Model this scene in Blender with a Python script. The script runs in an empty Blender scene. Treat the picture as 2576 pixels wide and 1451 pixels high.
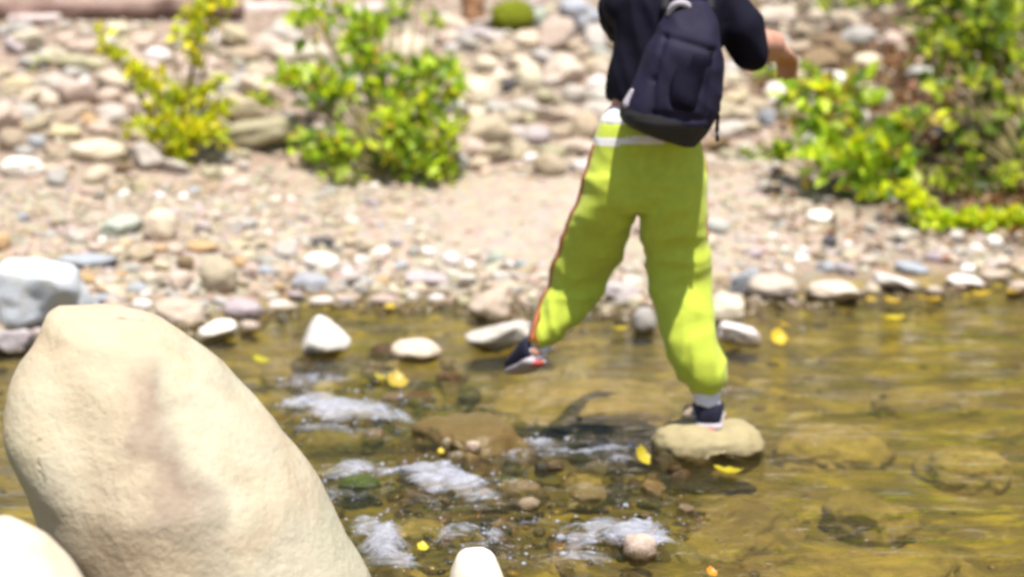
import bpy, bmesh, math, random
import numpy as np
from mathutils import Vector, Matrix, Euler, noise

SC = bpy.context.scene
COL = SC.collection
rnd = random.Random(11)
RAD = math.radians

# ------------------------------------------------------------------ camera
W, H, F = 2576.0, 1451.0, 4500.0
CAMZ = 1.5
PITCH = math.atan((H / 2 + 35) / F)
CP, SP = math.cos(PITCH), math.sin(PITCH)

def ray(dx, dy):
    a = (dx - W / 2) / F
    b = -(dy - H / 2) / F
    return Vector((a, CP + b * SP, -SP + b * CP))

def at(dx, dy, Y):
    d = ray(dx, dy)
    t = Y / d.y
    return Vector((d.x * t, Y, CAMZ + d.z * t))

def on_z(dx, dy, z=0.0):
    d = ray(dx, dy)
    t = (z - CAMZ) / d.z
    return Vector((d.x * t, d.y * t, z))

def px(Y):                       # metres covered by one picture unit at depth Y
    return Y / CP / F

def smooth(a, b, x):
    t = min(1.0, max(0.0, (x - a) / (b - a)))
    return t * t * (3 - 2 * t)

# ------------------------------------------------------------------ terrain height
_sh = [(-700, 900), (0, 885), (300, 872), (470, 845), (620, 815), (720, 785), (1150, 777), (1300, 795), (1600, 800),
       (1900, 778), (2200, 745), (2576, 718), (3200, 690)]
SHX = [on_z(a, b).x for a, b in _sh]
SHY = [on_z(a, b).y for a, b in _sh]

def shore(X):
    return float(np.interp(X, SHX, SHY))

def nz(x, y, z=0.0):
    return noise.noise(Vector((x, y, z)))

def riffle(X, Y):
    a = math.exp(-((X + .15) / .75) ** 2 - ((Y - 5.4) / 1.0) ** 2)
    b = math.exp(-((X - .35) / .5) ** 2 - ((Y - 4.9) / .5) ** 2)
    c = math.exp(-((X + .55) / .5) ** 2 - ((Y - 6.3) / .4) ** 2)
    return min(1.0, a + .7 * b + .6 * c)

def ground_z(X, Y):
    s = Y - shore(X)
    if s < 0:
        z = -0.012 + s * 0.10
        z = max(z, (-0.15 + 0.04 * nz(X * 1.3, Y * 1.9, 7)) * (1 - .62 * riffle(X, Y)))
        z += 0.018 * nz(X * 3.1, Y * 5, 3) * smooth(0, -0.4, s)
        near = smooth(3.9, 2.6, Y)
        z = z * (1 - near) + near * (0.05 + 0.03 * nz(X * 2, Y * 2, 1))
        return z
    s1 = min(s, 2.55)
    z = -0.012 + 0.125 * s1
    if s > 2.55:
        t = s - 2.55
        z += 0.225 * min(t, 5.0)
        if t > 5.0:
            z += 0.62 * min(t - 5.0, 26)
    a = smooth(0.1, 1.2, s)
    z += a * (0.035 * nz(X * 0.9, Y * 0.9, 5) + 0.014 * nz(X * 3.3, Y * 3.3, 9))
    z += 0.30 * smooth(1.9, 3.6, X) * smooth(0.5, 2.2, s)
    z += smooth(7.8, 14, s) * 0.5 * nz(X * .3, Y * .3, 2)
    return z

FLOORZ = -.004               # picks land on the water where it covers the bed
def hit(dx, dy):
    d = ray(dx, dy)
    t, dt = 3.0, 0.04
    while t < 60:
        p = Vector((0, 0, CAMZ)) + d * t
        if p.z < max(FLOORZ, ground_z(p.x, p.y)):
            lo, hi = t - dt, t
            for _ in range(12):
                m = (lo + hi) / 2
                q = Vector((0, 0, CAMZ)) + d * m
                if q.z < max(FLOORZ, ground_z(q.x, q.y)): hi = m
                else: lo = m
            return Vector((0, 0, CAMZ)) + d * hi
        t += dt
    return Vector((0, 0, CAMZ)) + d * 16

# ------------------------------------------------------------------ tagging helpers
def tag(o, label=None, cat=None, group=None, kind=None):
    if label: o['label'] = label
    if cat: o['category'] = cat
    if group: o['group'] = group
    if kind: o['kind'] = kind
    return o

def link(name, me, mat=None, parent=None, smooth_=True):
    o = bpy.data.objects.new(name, me)
    COL.objects.link(o)
    if mat is not None:
        for m in (mat if isinstance(mat, (list, tuple)) else [mat]):
            me.materials.append(m)
    if smooth_ and len(me.polygons):
        me.polygons.foreach_set('use_smooth', [True] * len(me.polygons))
    if parent is not None:
        o.parent = parent
        o.matrix_parent_inverse = Matrix.Translation(-parent.location)
    return o

def empty(name, loc):
    o = bpy.data.objects.new(name, None)
    COL.objects.link(o)
    o.location = loc
    o.empty_display_size = 0.05
    return o

def np_mesh(name, verts, faces, sizes=None):
    """verts (n,3); faces (m,k) array."""
    me = bpy.data.meshes.new(name)
    verts = np.asarray(verts, dtype=np.float32)
    faces = np.asarray(faces, dtype=np.int32)
    m, k = faces.shape
    me.vertices.add(len(verts)); me.vertices.foreach_set('co', verts.ravel())
    me.loops.add(m * k); me.loops.foreach_set('vertex_index', faces.ravel())
    me.polygons.add(m)
    me.polygons.foreach_set('loop_start', np.arange(0, m * k, k, dtype=np.int32))
    me.update(calc_edges=True)
    me.validate()
    return me

def add_color(me, cols, name='tint'):
    at_ = me.color_attributes.new(name, 'FLOAT_COLOR', 'POINT')
    c = np.ones((len(me.vertices), 4), dtype=np.float32)
    c[:, :3] = cols
    at_.data.foreach_set('color', c.ravel())

# ------------------------------------------------------------------ materials
class NT:
    def __init__(self, name):
        self.m = bpy.data.materials.new(name)
        self.m.use_nodes = True
        self.t = self.m.node_tree
        self.t.nodes.clear()
        self.out = self.n('ShaderNodeOutputMaterial')
    def n(self, typ, **kw):
        x = self.t.nodes.new(typ)
        for k, v in kw.items():
            setattr(x, k, v)
        return x
    def l(self, a, b):
        self.t.links.new(a, b)
    def val(self, sock, v):
        if hasattr(v, 'is_linked') or isinstance(v, bpy.types.NodeSocket): self.l(v, sock)
        else: sock.default_value = v
    def noise(self, vec, scale, detail=5, rough=.55, dist=0.0):
        x = self.n('ShaderNodeTexNoise'); self.l(vec, x.inputs['Vector'])
        x.inputs['Scale'].default_value = scale; x.inputs['Detail'].default_value = detail
        x.inputs['Roughness'].default_value = rough; x.inputs['Distortion'].default_value = dist
        return x.outputs['Fac']
    def mapr(self, v, a, b, c, d, clamp=True):
        x = self.n('ShaderNodeMapRange'); x.clamp = clamp
        self.val(x.inputs[0], v)
        for i, q in enumerate((a, b, c, d)): x.inputs[1 + i].default_value = q
        return x.outputs[0]
    def math(self, op, a, b=0.0):
        x = self.n('ShaderNodeMath', operation=op)
        self.val(x.inputs[0], a); self.val(x.inputs[1], b)
        return x.outputs[0]
    def mix(self, fac, a, b, blend='MIX'):
        x = self.n('ShaderNodeMix', data_type='RGBA', blend_type=blend)
        self.val(x.inputs[0], fac)
        for s, v in ((x.inputs[6], a), (x.inputs[7], b)):
            if isinstance(v, tuple): s.default_value = (*v, 1) if len(v) == 3 else v
            else: self.l(v, s)
        return x.outputs[2]
    def coords(self, kind='Object'):
        return self.n('ShaderNodeTexCoord').outputs[kind]
    def mapping(self, vec, scale):
        x = self.n('ShaderNodeMapping'); self.l(vec, x.inputs['Vector'])
        x.inputs['Scale'].default_value = scale
        return x.outputs['Vector']
    def bump(self, h, strength=.3, dist=.02):
        x = self.n('ShaderNodeBump'); x.inputs['Strength'].default_value = strength
        x.inputs['Distance'].default_value = dist; self.l(h, x.inputs['Height'])
        return x.outputs['Normal']
    def bsdf(self, color, rough=.8, normal=None, spec=.3, **kw):
        x = self.n('ShaderNodeBsdfPrincipled')
        if isinstance(color, tuple): x.inputs['Base Color'].default_value = (*color, 1)
        else: self.l(color, x.inputs['Base Color'])
        self.val(x.inputs['Roughness'], rough)
        x.inputs['Specular IOR Level'].default_value = spec
        if normal is not None: self.l(normal, x.inputs['Normal'])
        for k, v in kw.items(): x.inputs[k].default_value = v
        return x.outputs[0]
    def end(self, sh):
        self.l(sh, self.out.inputs['Surface']); return self.m

def bed_color(n, pos):
    st = n.mapping(pos, (1.0, 1.7, 1.0))
    b1 = n.noise(st, 2.3, 7, .62, .5); b2 = n.noise(st, 5.0, 8, .66, .6); b3 = n.noise(pos, 24, 6, .7); b4 = n.noise(st, 3.3, 4, .55, .3)
    bed = n.mix(n.mapr(b1, .38, .60, 0, 1), (.06, .050, .020), (.225, .170, .045))
    bed = n.mix(n.mapr(b4, .50, .64, 0, .75), bed, (.15, .09, .035))
    bed = n.mix(n.mapr(b2, .50, .64, 0, .9), bed, (.42, .325, .04))
    bed = n.mix(n.mapr(n.noise(st, 4.1, 5, .6, .4), .56, .68, 0, .8), bed, (.14, .15, .035))
    bed = n.mix(n.mapr(b2, .44, .30, 0, .85), bed, (.035, .032, .014))
    bed = n.mix(n.mapr(b3, .5, .72, 0, .6), bed, (.10, .085, .035))
    # coarse dark cobble bed where the stream runs fast
    dv = n.n('ShaderNodeVectorMath', operation='DISTANCE'); n.l(n.mapping(pos, (1.0, .75, 0)), dv.inputs[0]); dv.inputs[1].default_value = (-.05, 4.2, 0)
    return n.mix(n.mapr(dv.outputs['Value'], 1.25, .5, 0, .62), bed, n.mix(1.0, bed, (.34, .33, .36), 'MULTIPLY'))

def stone_mat(name='river_stone', attr=False, wet=True, scale=1.0, soaked=False):
    n = NT(name)
    oc = n.coords('Object')
    geo = n.n('ShaderNodeNewGeometry')
    if attr:
        a = n.n('ShaderNodeAttribute', attribute_name='tint'); base = a.outputs['Color']
        oc = geo.outputs['Position']
    else:
        oi = n.n('ShaderNodeObjectInfo'); base = oi.outputs['Color']
        add = n.n('ShaderNodeVectorMath', operation='ADD'); n.l(oc, add.inputs[0])
        mul = n.n('ShaderNodeVectorMath', operation='SCALE'); mul.inputs[0].default_value = (37, 51, 23)
        n.l(oi.outputs['Random'], mul.inputs['Scale']); n.l(mul.outputs[0], add.inputs[1])
        oc = add.outputs[0]
    f1 = n.noise(oc, 9 * scale, 8, .65)
    f2 = n.noise(oc, 3.2 * scale, 3, .5, .6)
    f3 = n.noise(oc, 60 * scale, 4, .7)
    c = n.mix(n.mapr(f2, .42, .68, 0, .55), base, n.mix(1.0, base, (.86, .74, .58), 'MULTIPLY'))
    c = n.mix(n.mapr(f1, .40, .72, 0, .40), c, n.mix(1.0, c, (.66, .66, .64), 'MULTIPLY'))
    c = n.mix(n.mapr(f3, .58, .75, 0, .4), c, n.mix(1.0, c, (.5, .48, .46), 'MULTIPLY'))
    rough = .82
    if wet:
        sep = n.n('ShaderNodeSeparateXYZ'); n.l(geo.outputs['Position'], sep.inputs[0])
        lvl = n.math('ADD', sep.outputs['Z'], n.mapr(f1, .3, .7, -.02, .02, False))
        w = n.mapr(lvl, *((.10, .14) if soaked else (.018, .045)), 1, 0)
        c = n.mix(w, c, n.mix(1.0, c, (.30, .26, .17), 'MULTIPLY'))
        rough = n.mapr(w, 0, 1, .82, .22)
    h = n.math('ADD', n.math('MULTIPLY', f1, 1.0), n.math('MULTIPLY', f3, .25))
    return n.end(n.bsdf(c, rough, n.bump(h, .45, .012), .35))

M_STONE = stone_mat()
M_WET = stone_mat('wet_river_stone', soaked=True)
M_PEBBLE = stone_mat('gravel_stone', attr=True)
def drowned_mat():
    n = NT('algae_covered_stone'); pos = n.n('ShaderNodeNewGeometry').outputs['Position']
    oi = n.n('ShaderNodeObjectInfo')
    f = n.noise(pos, 13, 7, .7)
    c = n.mix(n.mapr(f, .35, .6, .25, .7), oi.outputs['Color'], bed_color(n, pos))
    return n.end(n.bsdf(c, .8, n.bump(f, .7, .03), .2))

def plain(name, col, rough=.85, bscale=80, bstr=.25, var=.25, spec=.25, sheen=0.0):
    n = NT(name); oc = n.coords('Object')
    f = n.noise(oc, bscale, 4, .6); g = n.noise(oc, bscale * .1, 4, .6)
    c = n.mix(n.mapr(g, .3, .7, 0, 1), tuple(x * (1 - var) for x in col), tuple(min(1, x * (1 + var * .6)) for x in col))
    return n.end(n.bsdf(c, rough, n.bump(f, bstr, .003), spec, **({'Sheen Weight': sheen} if sheen else {})))

M_DROWNED = drowned_mat()

# ground: dry silt and grit on the bank, algae covered silt in the stream
def ground_mat():
    n = NT('bank_soil_and_streambed')
    geo = n.n('ShaderNodeNewGeometry'); pos = geo.outputs['Position']
    sep = n.n('ShaderNodeSeparateXYZ'); n.l(pos, sep.inputs[0])
    f1 = n.noise(pos, 1.3, 6, .6); f2 = n.noise(pos, 9, 8, .7); f3 = n.noise(pos, 55, 5, .7)
    dry = n.mix(n.mapr(f1, .35, .65, 0, 1), (.385, .32, .255), (.45, .38, .305))
    dry = n.mix(n.mapr(f2, .42, .66, 0, .8), dry, (.33, .25, .19))
    dry = n.mix(n.mapr(f3, .5, .72, 0, .7), dry, (.27, .22, .18))
    vor = n.n('ShaderNodeTexVoronoi'); vor.inputs['Scale'].default_value = 28; n.l(pos, vor.inputs['Vector'])
    dry = n.mix(.15, dry, n.mix(1.0, dry, vor.outputs['Color'], 'OVERLAY'))
    # earth painted browner higher up, standing in for shadow gaps between the piled rocks
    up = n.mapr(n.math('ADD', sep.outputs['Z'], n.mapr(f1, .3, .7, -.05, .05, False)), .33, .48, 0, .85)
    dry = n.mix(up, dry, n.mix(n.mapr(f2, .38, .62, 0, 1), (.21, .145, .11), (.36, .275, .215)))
    # wooded slope above the bar
    wood = n.mix(n.mapr(n.noise(pos, 2.2, 6, .7), .4, .62, 0, 1), (.035, .05, .012), (.10, .13, .03))
    dry = n.mix(n.mapr(sep.outputs['Z'], 1.7, 2.6, 0, 1), dry, wood)
    # streambed
    bed = bed_color(n, pos)
    humus_shade = n.math('MULTIPLY', n.mapr(n.math('ADD', sep.outputs['X'], n.mapr(f1, .3, .7, -.35, .35, False)), 1.75, 2.25, 0, 1), n.mapr(sep.outputs['Y'], 9.3, 9.9, 0, 1))
    dry = n.mix(humus_shade, dry, n.mix(n.mapr(f2, .4, .62, 0, 1), (.055, .04, .028), (.15, .105, .07)))  # dark humus under the bushes, with their brown shade painted in
    wet = n.mapr(n.math('ADD', sep.outputs['Z'], n.mapr(f2, .3, .7, -.015, .015, False)), .0, .04, 1, 0)
    damp = n.mix(1.0, dry, (.62, .55, .45), 'MULTIPLY')
    c = n.mix(n.mapr(sep.outputs['Z'], .02, .10, 1, 0), dry, damp)
    c = n.mix(wet, c, bed)
    h = n.math('ADD', f2, n.math('MULTIPLY', f3, .6))
    return n.end(n.bsdf(c, .9, n.bump(h, .6, .02), .2))

def water_mat():
    n = NT('stream_water')
    pos = n.n('ShaderNodeNewGeometry').outputs['Position']
    a = n.noise(n.mapping(pos, (1.0, 2.6, 1.0)), 7, 4, .55, .6)
    b = n.noise(n.mapping(pos, (1.0, 1.7, 1.0)), 24, 3, .55, .4)
    nm = n.bump(n.math('ADD', a, n.math('MULTIPLY', b, .35)), .5, .04)
    fr = n.n('ShaderNodeFresnel'); fr.inputs['IOR'].default_value = 1.33; n.l(nm, fr.inputs['Normal'])
    tr = n.n('ShaderNodeBsdfTransparent'); tr.inputs['Color'].default_value = (.86, .825, .60, 1)
    gl = n.n('ShaderNodeBsdfGlossy'); gl.inputs['Roughness'].default_value = .06; n.l(nm, gl.inputs['Normal'])
    gl.inputs['Color'].default_value = (1, 1, 1, 1)
    df = n.n('ShaderNodeBsdfDiffuse'); df.inputs['Color'].default_value = (.22, .19, .06, 1)
    body = n.n('ShaderNodeMixShader'); body.inputs[0].default_value = .05; n.l(tr.outputs[0], body.inputs[1]); n.l(df.outputs[0], body.inputs[2])
    mx = n.n('ShaderNodeMixShader'); n.l(fr.outputs[0], mx.inputs[0]); n.l(body.outputs[0], mx.inputs[1]); n.l(gl.outputs[0], mx.inputs[2])
    return n.end(mx.outputs[0])

def foam_mat():
    n = NT('broken_white_water')
    a = n.n('ShaderNodeAttribute', attribute_name='foam')
    pos = n.n('ShaderNodeNewGeometry').outputs['Position']
    f = n.noise(n.mapping(pos, (.42, 1.0, 1.2)), 20, 7, .70, 1.6)
    k = n.mapr(n.math('ADD', a.outputs['Fac'], n.mapr(f, .3, .7, -.75, .30, False)), .10, .9, 0, .60)
    nm = n.bump(f, .8, .02)
    d = n.bsdf((.56, .58, .69), .2, nm, .5)
    tr = n.n('ShaderNodeBsdfTransparent')
    mx = n.n('ShaderNodeMixShader'); n.l(k, mx.inputs[0]); n.l(tr.outputs[0], mx.inputs[1]); n.l(d, mx.inputs[2])
    return n.end(mx.outputs[0])

def leaf_mat(name, trans=.5):
    n = NT(name)
    a = n.n('ShaderNodeAttribute', attribute_name='tint')
    d = n.bsdf(a.outputs['Color'], .45, None, .4)
    t = n.n('ShaderNodeBsdfTranslucent')
    c = n.mix(1.0, a.outputs['Color'], (1.15, 1.1, .5), 'MULTIPLY'); n.l(c, t.inputs['Color'])
    mx = n.n('ShaderNodeMixShader'); mx.inputs[0].default_value = trans
    n.l(d, mx.inputs[1]); n.l(t.outputs[0], mx.inputs[2])
    return n.end(mx.outputs[0])

M_LEAF = leaf_mat('leaf_green')
M_YLEAF = leaf_mat('leaf_fallen', .25)
M_STEM = plain('stem_bark', (.20, .17, .07), .9, 60)

def wood_mat(name, c1, c2):
    n = NT(name); oc = n.coords('Object')
    g = n.noise(n.mapping(oc, (.6, 9, 9)), 3.0, 7, .7, .4); k = n.noise(oc, 3, 4, .6)
    c = n.mix(n.mapr(g, .38, .62, 0, 1), c1, c2)
    c = n.mix(n.mapr(k, .55, .72, 0, .7), c, tuple(x * .35 for x in c1))
    return n.end(n.bsdf(c, .9, n.bump(g, .7, .02), .2))

M_LOG = wood_mat('log_wood', (.12, .065, .05), (.36, .25, .21))
M_LOGW = wood_mat('bleached_log_wood', (.45, .35, .32), (.78, .68, .64))
M_STICK = wood_mat('stick_wood', (.16, .11, .07), (.36, .28, .19))
M_STUMP = wood_mat('stump_wood', (.26, .12, .06), (.48, .28, .16))

# ------------------------------------------------------------------ ground and water
def grid_mesh(name, xs, ys, zf):
    nx, ny = len(xs), len(ys)
    V = np.empty((ny, nx, 3), dtype=np.float32)
    for j, y in enumerate(ys):
        for i, x in enumerate(xs):
            V[j, i] = (x, y, zf(x, y))
    idx = np.arange(nx * ny).reshape(ny, nx)
    Fc = np.stack([idx[:-1, :-1], idx[:-1, 1:], idx[1:, 1:], idx[1:, :-1]], -1).reshape(-1, 4)
    return np_mesh(name, V.reshape(-1, 3), Fc)

xs = np.concatenate([np.linspace(-90, -8, 22)[:-1], np.linspace(-8, -4.5, 18)[:-1], np.arange(-4.5, 4.5, .05), np.linspace(4.5, 8, 18), np.linspace(8, 90, 22)[1:]])
ys = np.concatenate([np.linspace(-60, 3, 18)[:-1], np.arange(3, 16.5, .05), np.linspace(16.5, 26, 24), np.linspace(26, 120, 24)[1:]])
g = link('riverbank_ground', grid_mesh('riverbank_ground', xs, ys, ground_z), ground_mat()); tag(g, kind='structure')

def water_z(X, Y):
    if abs(X) > 4.4 or Y > 9.6: return 0.0
    r = riffle(X, Y)
    z = .006 * nz(X * 1.4, Y * 5.5, 11) + .004 * nz(X * 3.5 + Y, Y * 11, 4)
    z += r * (.026 * nz(X * 4.5, Y * 7.0, 21) + .016 * nz(X * 10, Y * 14, 15) + .006 * nz(X * 24, Y * 30, 2))
    return z

wx = np.concatenate([np.linspace(-40, -4.4, 16)[:-1], np.arange(-4.4, 4.4, .028), np.linspace(4.4, 40, 16)])
wy = np.concatenate([np.linspace(2.9, 4.0, 8)[:-1], np.arange(4.0, 9.4, .024), np.linspace(9.4, 11, 6)])
w = link('stream_water', grid_mesh('stream_water', wx, wy, water_z), water_mat()); tag(w, kind='structure')

# ------------------------------------------------------------------ stones
PAL = dict(W=(.84, .80, .76), C=(.62, .54, .42), T=(.43, .355, .26), P=(.54, .44, .37), G=(.40, .39, .36), B=(.36, .385, .43),
           M=(.43, .375, .39), D=(.085, .085, .095), O=(.52, .35, .19), N=(.22, .155, .09), L=(.38, .35, .235), E=(.40, .44, .37),
           Y=(.54, .46, .30), K=(.50, .46, .42), R=(.40, .30, .14))

def stone_mesh(seed, kind, half, sub=4):
    r = random.Random(seed)
    bm = bmesh.new()
    bmesh.ops.create_icosphere(bm, subdivisions=sub, radius=1)
    off = Vector((r.uniform(-50, 50), r.uniform(-50, 50), r.uniform(-50, 50)))
    e = {'r': 2.2, 'o': 2.1, 'a': 3.0, 'f': 3.4, 'p': 2.2}[kind]
    planes = []
    if kind in 'afp':
        for _ in range({'a': 9, 'f': 9, 'p': 7}[kind]):
            v = Vector((r.gauss(0, 1), r.gauss(0, 1), r.gauss(0, .8))).normalized()
            planes.append((v, r.uniform(.62, .86)))
    else:
        for _ in range(4):
            v = Vector((r.gauss(0, 1), r.gauss(0, 1), r.gauss(0, 1))).normalized()
            planes.append((v, r.uniform(.82, .95)))
    if kind == 'p':
        planes += [(Vector((.66, -.2, .72)).normalized(), .60), (Vector((-.92, -.15, .40)).normalized(), .60), (Vector((0, -.9, .45)).normalized(), .62)]
    amp = {'r': .15, 'o': .12, 'a': .15, 'f': .10, 'p': .06}[kind]
    for v in bm.verts:
        p = v.co.normalized()
        m = (abs(p.x) ** e + abs(p.y) ** e + abs(p.z) ** e) ** (-1 / e)
        p = p * m
        for (nn, d) in planes:
            k = p.dot(nn) - d
            if k > 0: p = p - nn * k * .93
        q = p.normalized()
        p = p * (1 + amp * noise.noise(q * 1.4 + off) + .5 * amp * noise.noise(q * 3.1 + off) + .03 * noise.noise(q * 8 + off))
        v.co = p
    mx = [max(abs(v.co[i]) for v in bm.verts) for i in range(3)]
    for v in bm.verts:
        v.co = Vector((v.co.x / mx[0] * half[0], v.co.y / mx[1] * half[1], v.co.z / mx[2] * half[2]))
    me = bpy.data.meshes.new('stone')
    bm.to_mesh(me); bm.free()
    return me

HERO = []        # (dx, dy, w, h) for spacing and landmarks

def jitter(c, r, a=.06):
    k = 1 + r.uniform(-a, a) * 1.5
    return tuple(min(.95, max(.01, x * k * (1 + r.uniform(-a, a) * .5))) for x in c)

def place_stone(dx, dy, w, h, col, kind, roll, label, name='river_stone', group=None, sub=4, base=None, dep=None, cat='stone', mesh=None, seed=None, mat=None):
    seed = seed if seed is not None else int(dx * 7 + dy * 13)
    r = random.Random(seed)
    G = hit(dx, min(dy + h * .46, 1449) if base is None else base)
    m = px(G.y)
    hw = w * m / 2
    hd = hw * (dep if dep else r.uniform(.72, .95))
    Yc = G.y + hd * .8
    m = px(Yc)
    hw = w * m / 2
    c = at(dx, dy, Yc)
    hz = max(.88 * h, h - .05 * w) * m / 2
    top = c.z + hz
    gz = ground_z(c.x, Yc)
    bot = min(c.z - hz, gz - .12 * hz)
    if G.z < .004:                       # stands in the stream: full height, foot just under water
        top = c.z + .5 * h * m
        bot = -.03 if h > .7 * w else -.016
    hz = max((top - bot) / 2, .012)
    c.z = (top + bot) / 2
    ro = RAD(roll)
    # keep the silhouette size when rolled
    ca, sa = abs(math.cos(ro)), abs(math.sin(ro))
    me = mesh or stone_mesh(seed, kind, (1, 1, 1), sub)
    o = bpy.data.objects.new(name, me); COL.objects.link(o)
    if not me.materials: me.materials.append(mat or M_STONE)
    if mesh is None: me.polygons.foreach_set('use_smooth', [True] * len(me.polygons))
    o.location = c
    o.scale = (hw, hd, hz)
    o.rotation_euler = (r.uniform(-.05, .05), -ro * -1 if False else ro, r.uniform(-.25, .25))
    o.color = (*jitter(PAL[col] if isinstance(col, str) else col, r), 1)
    tag(o, label, cat, group)
    HERO.append((dx, dy, w, h))
    return o

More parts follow.
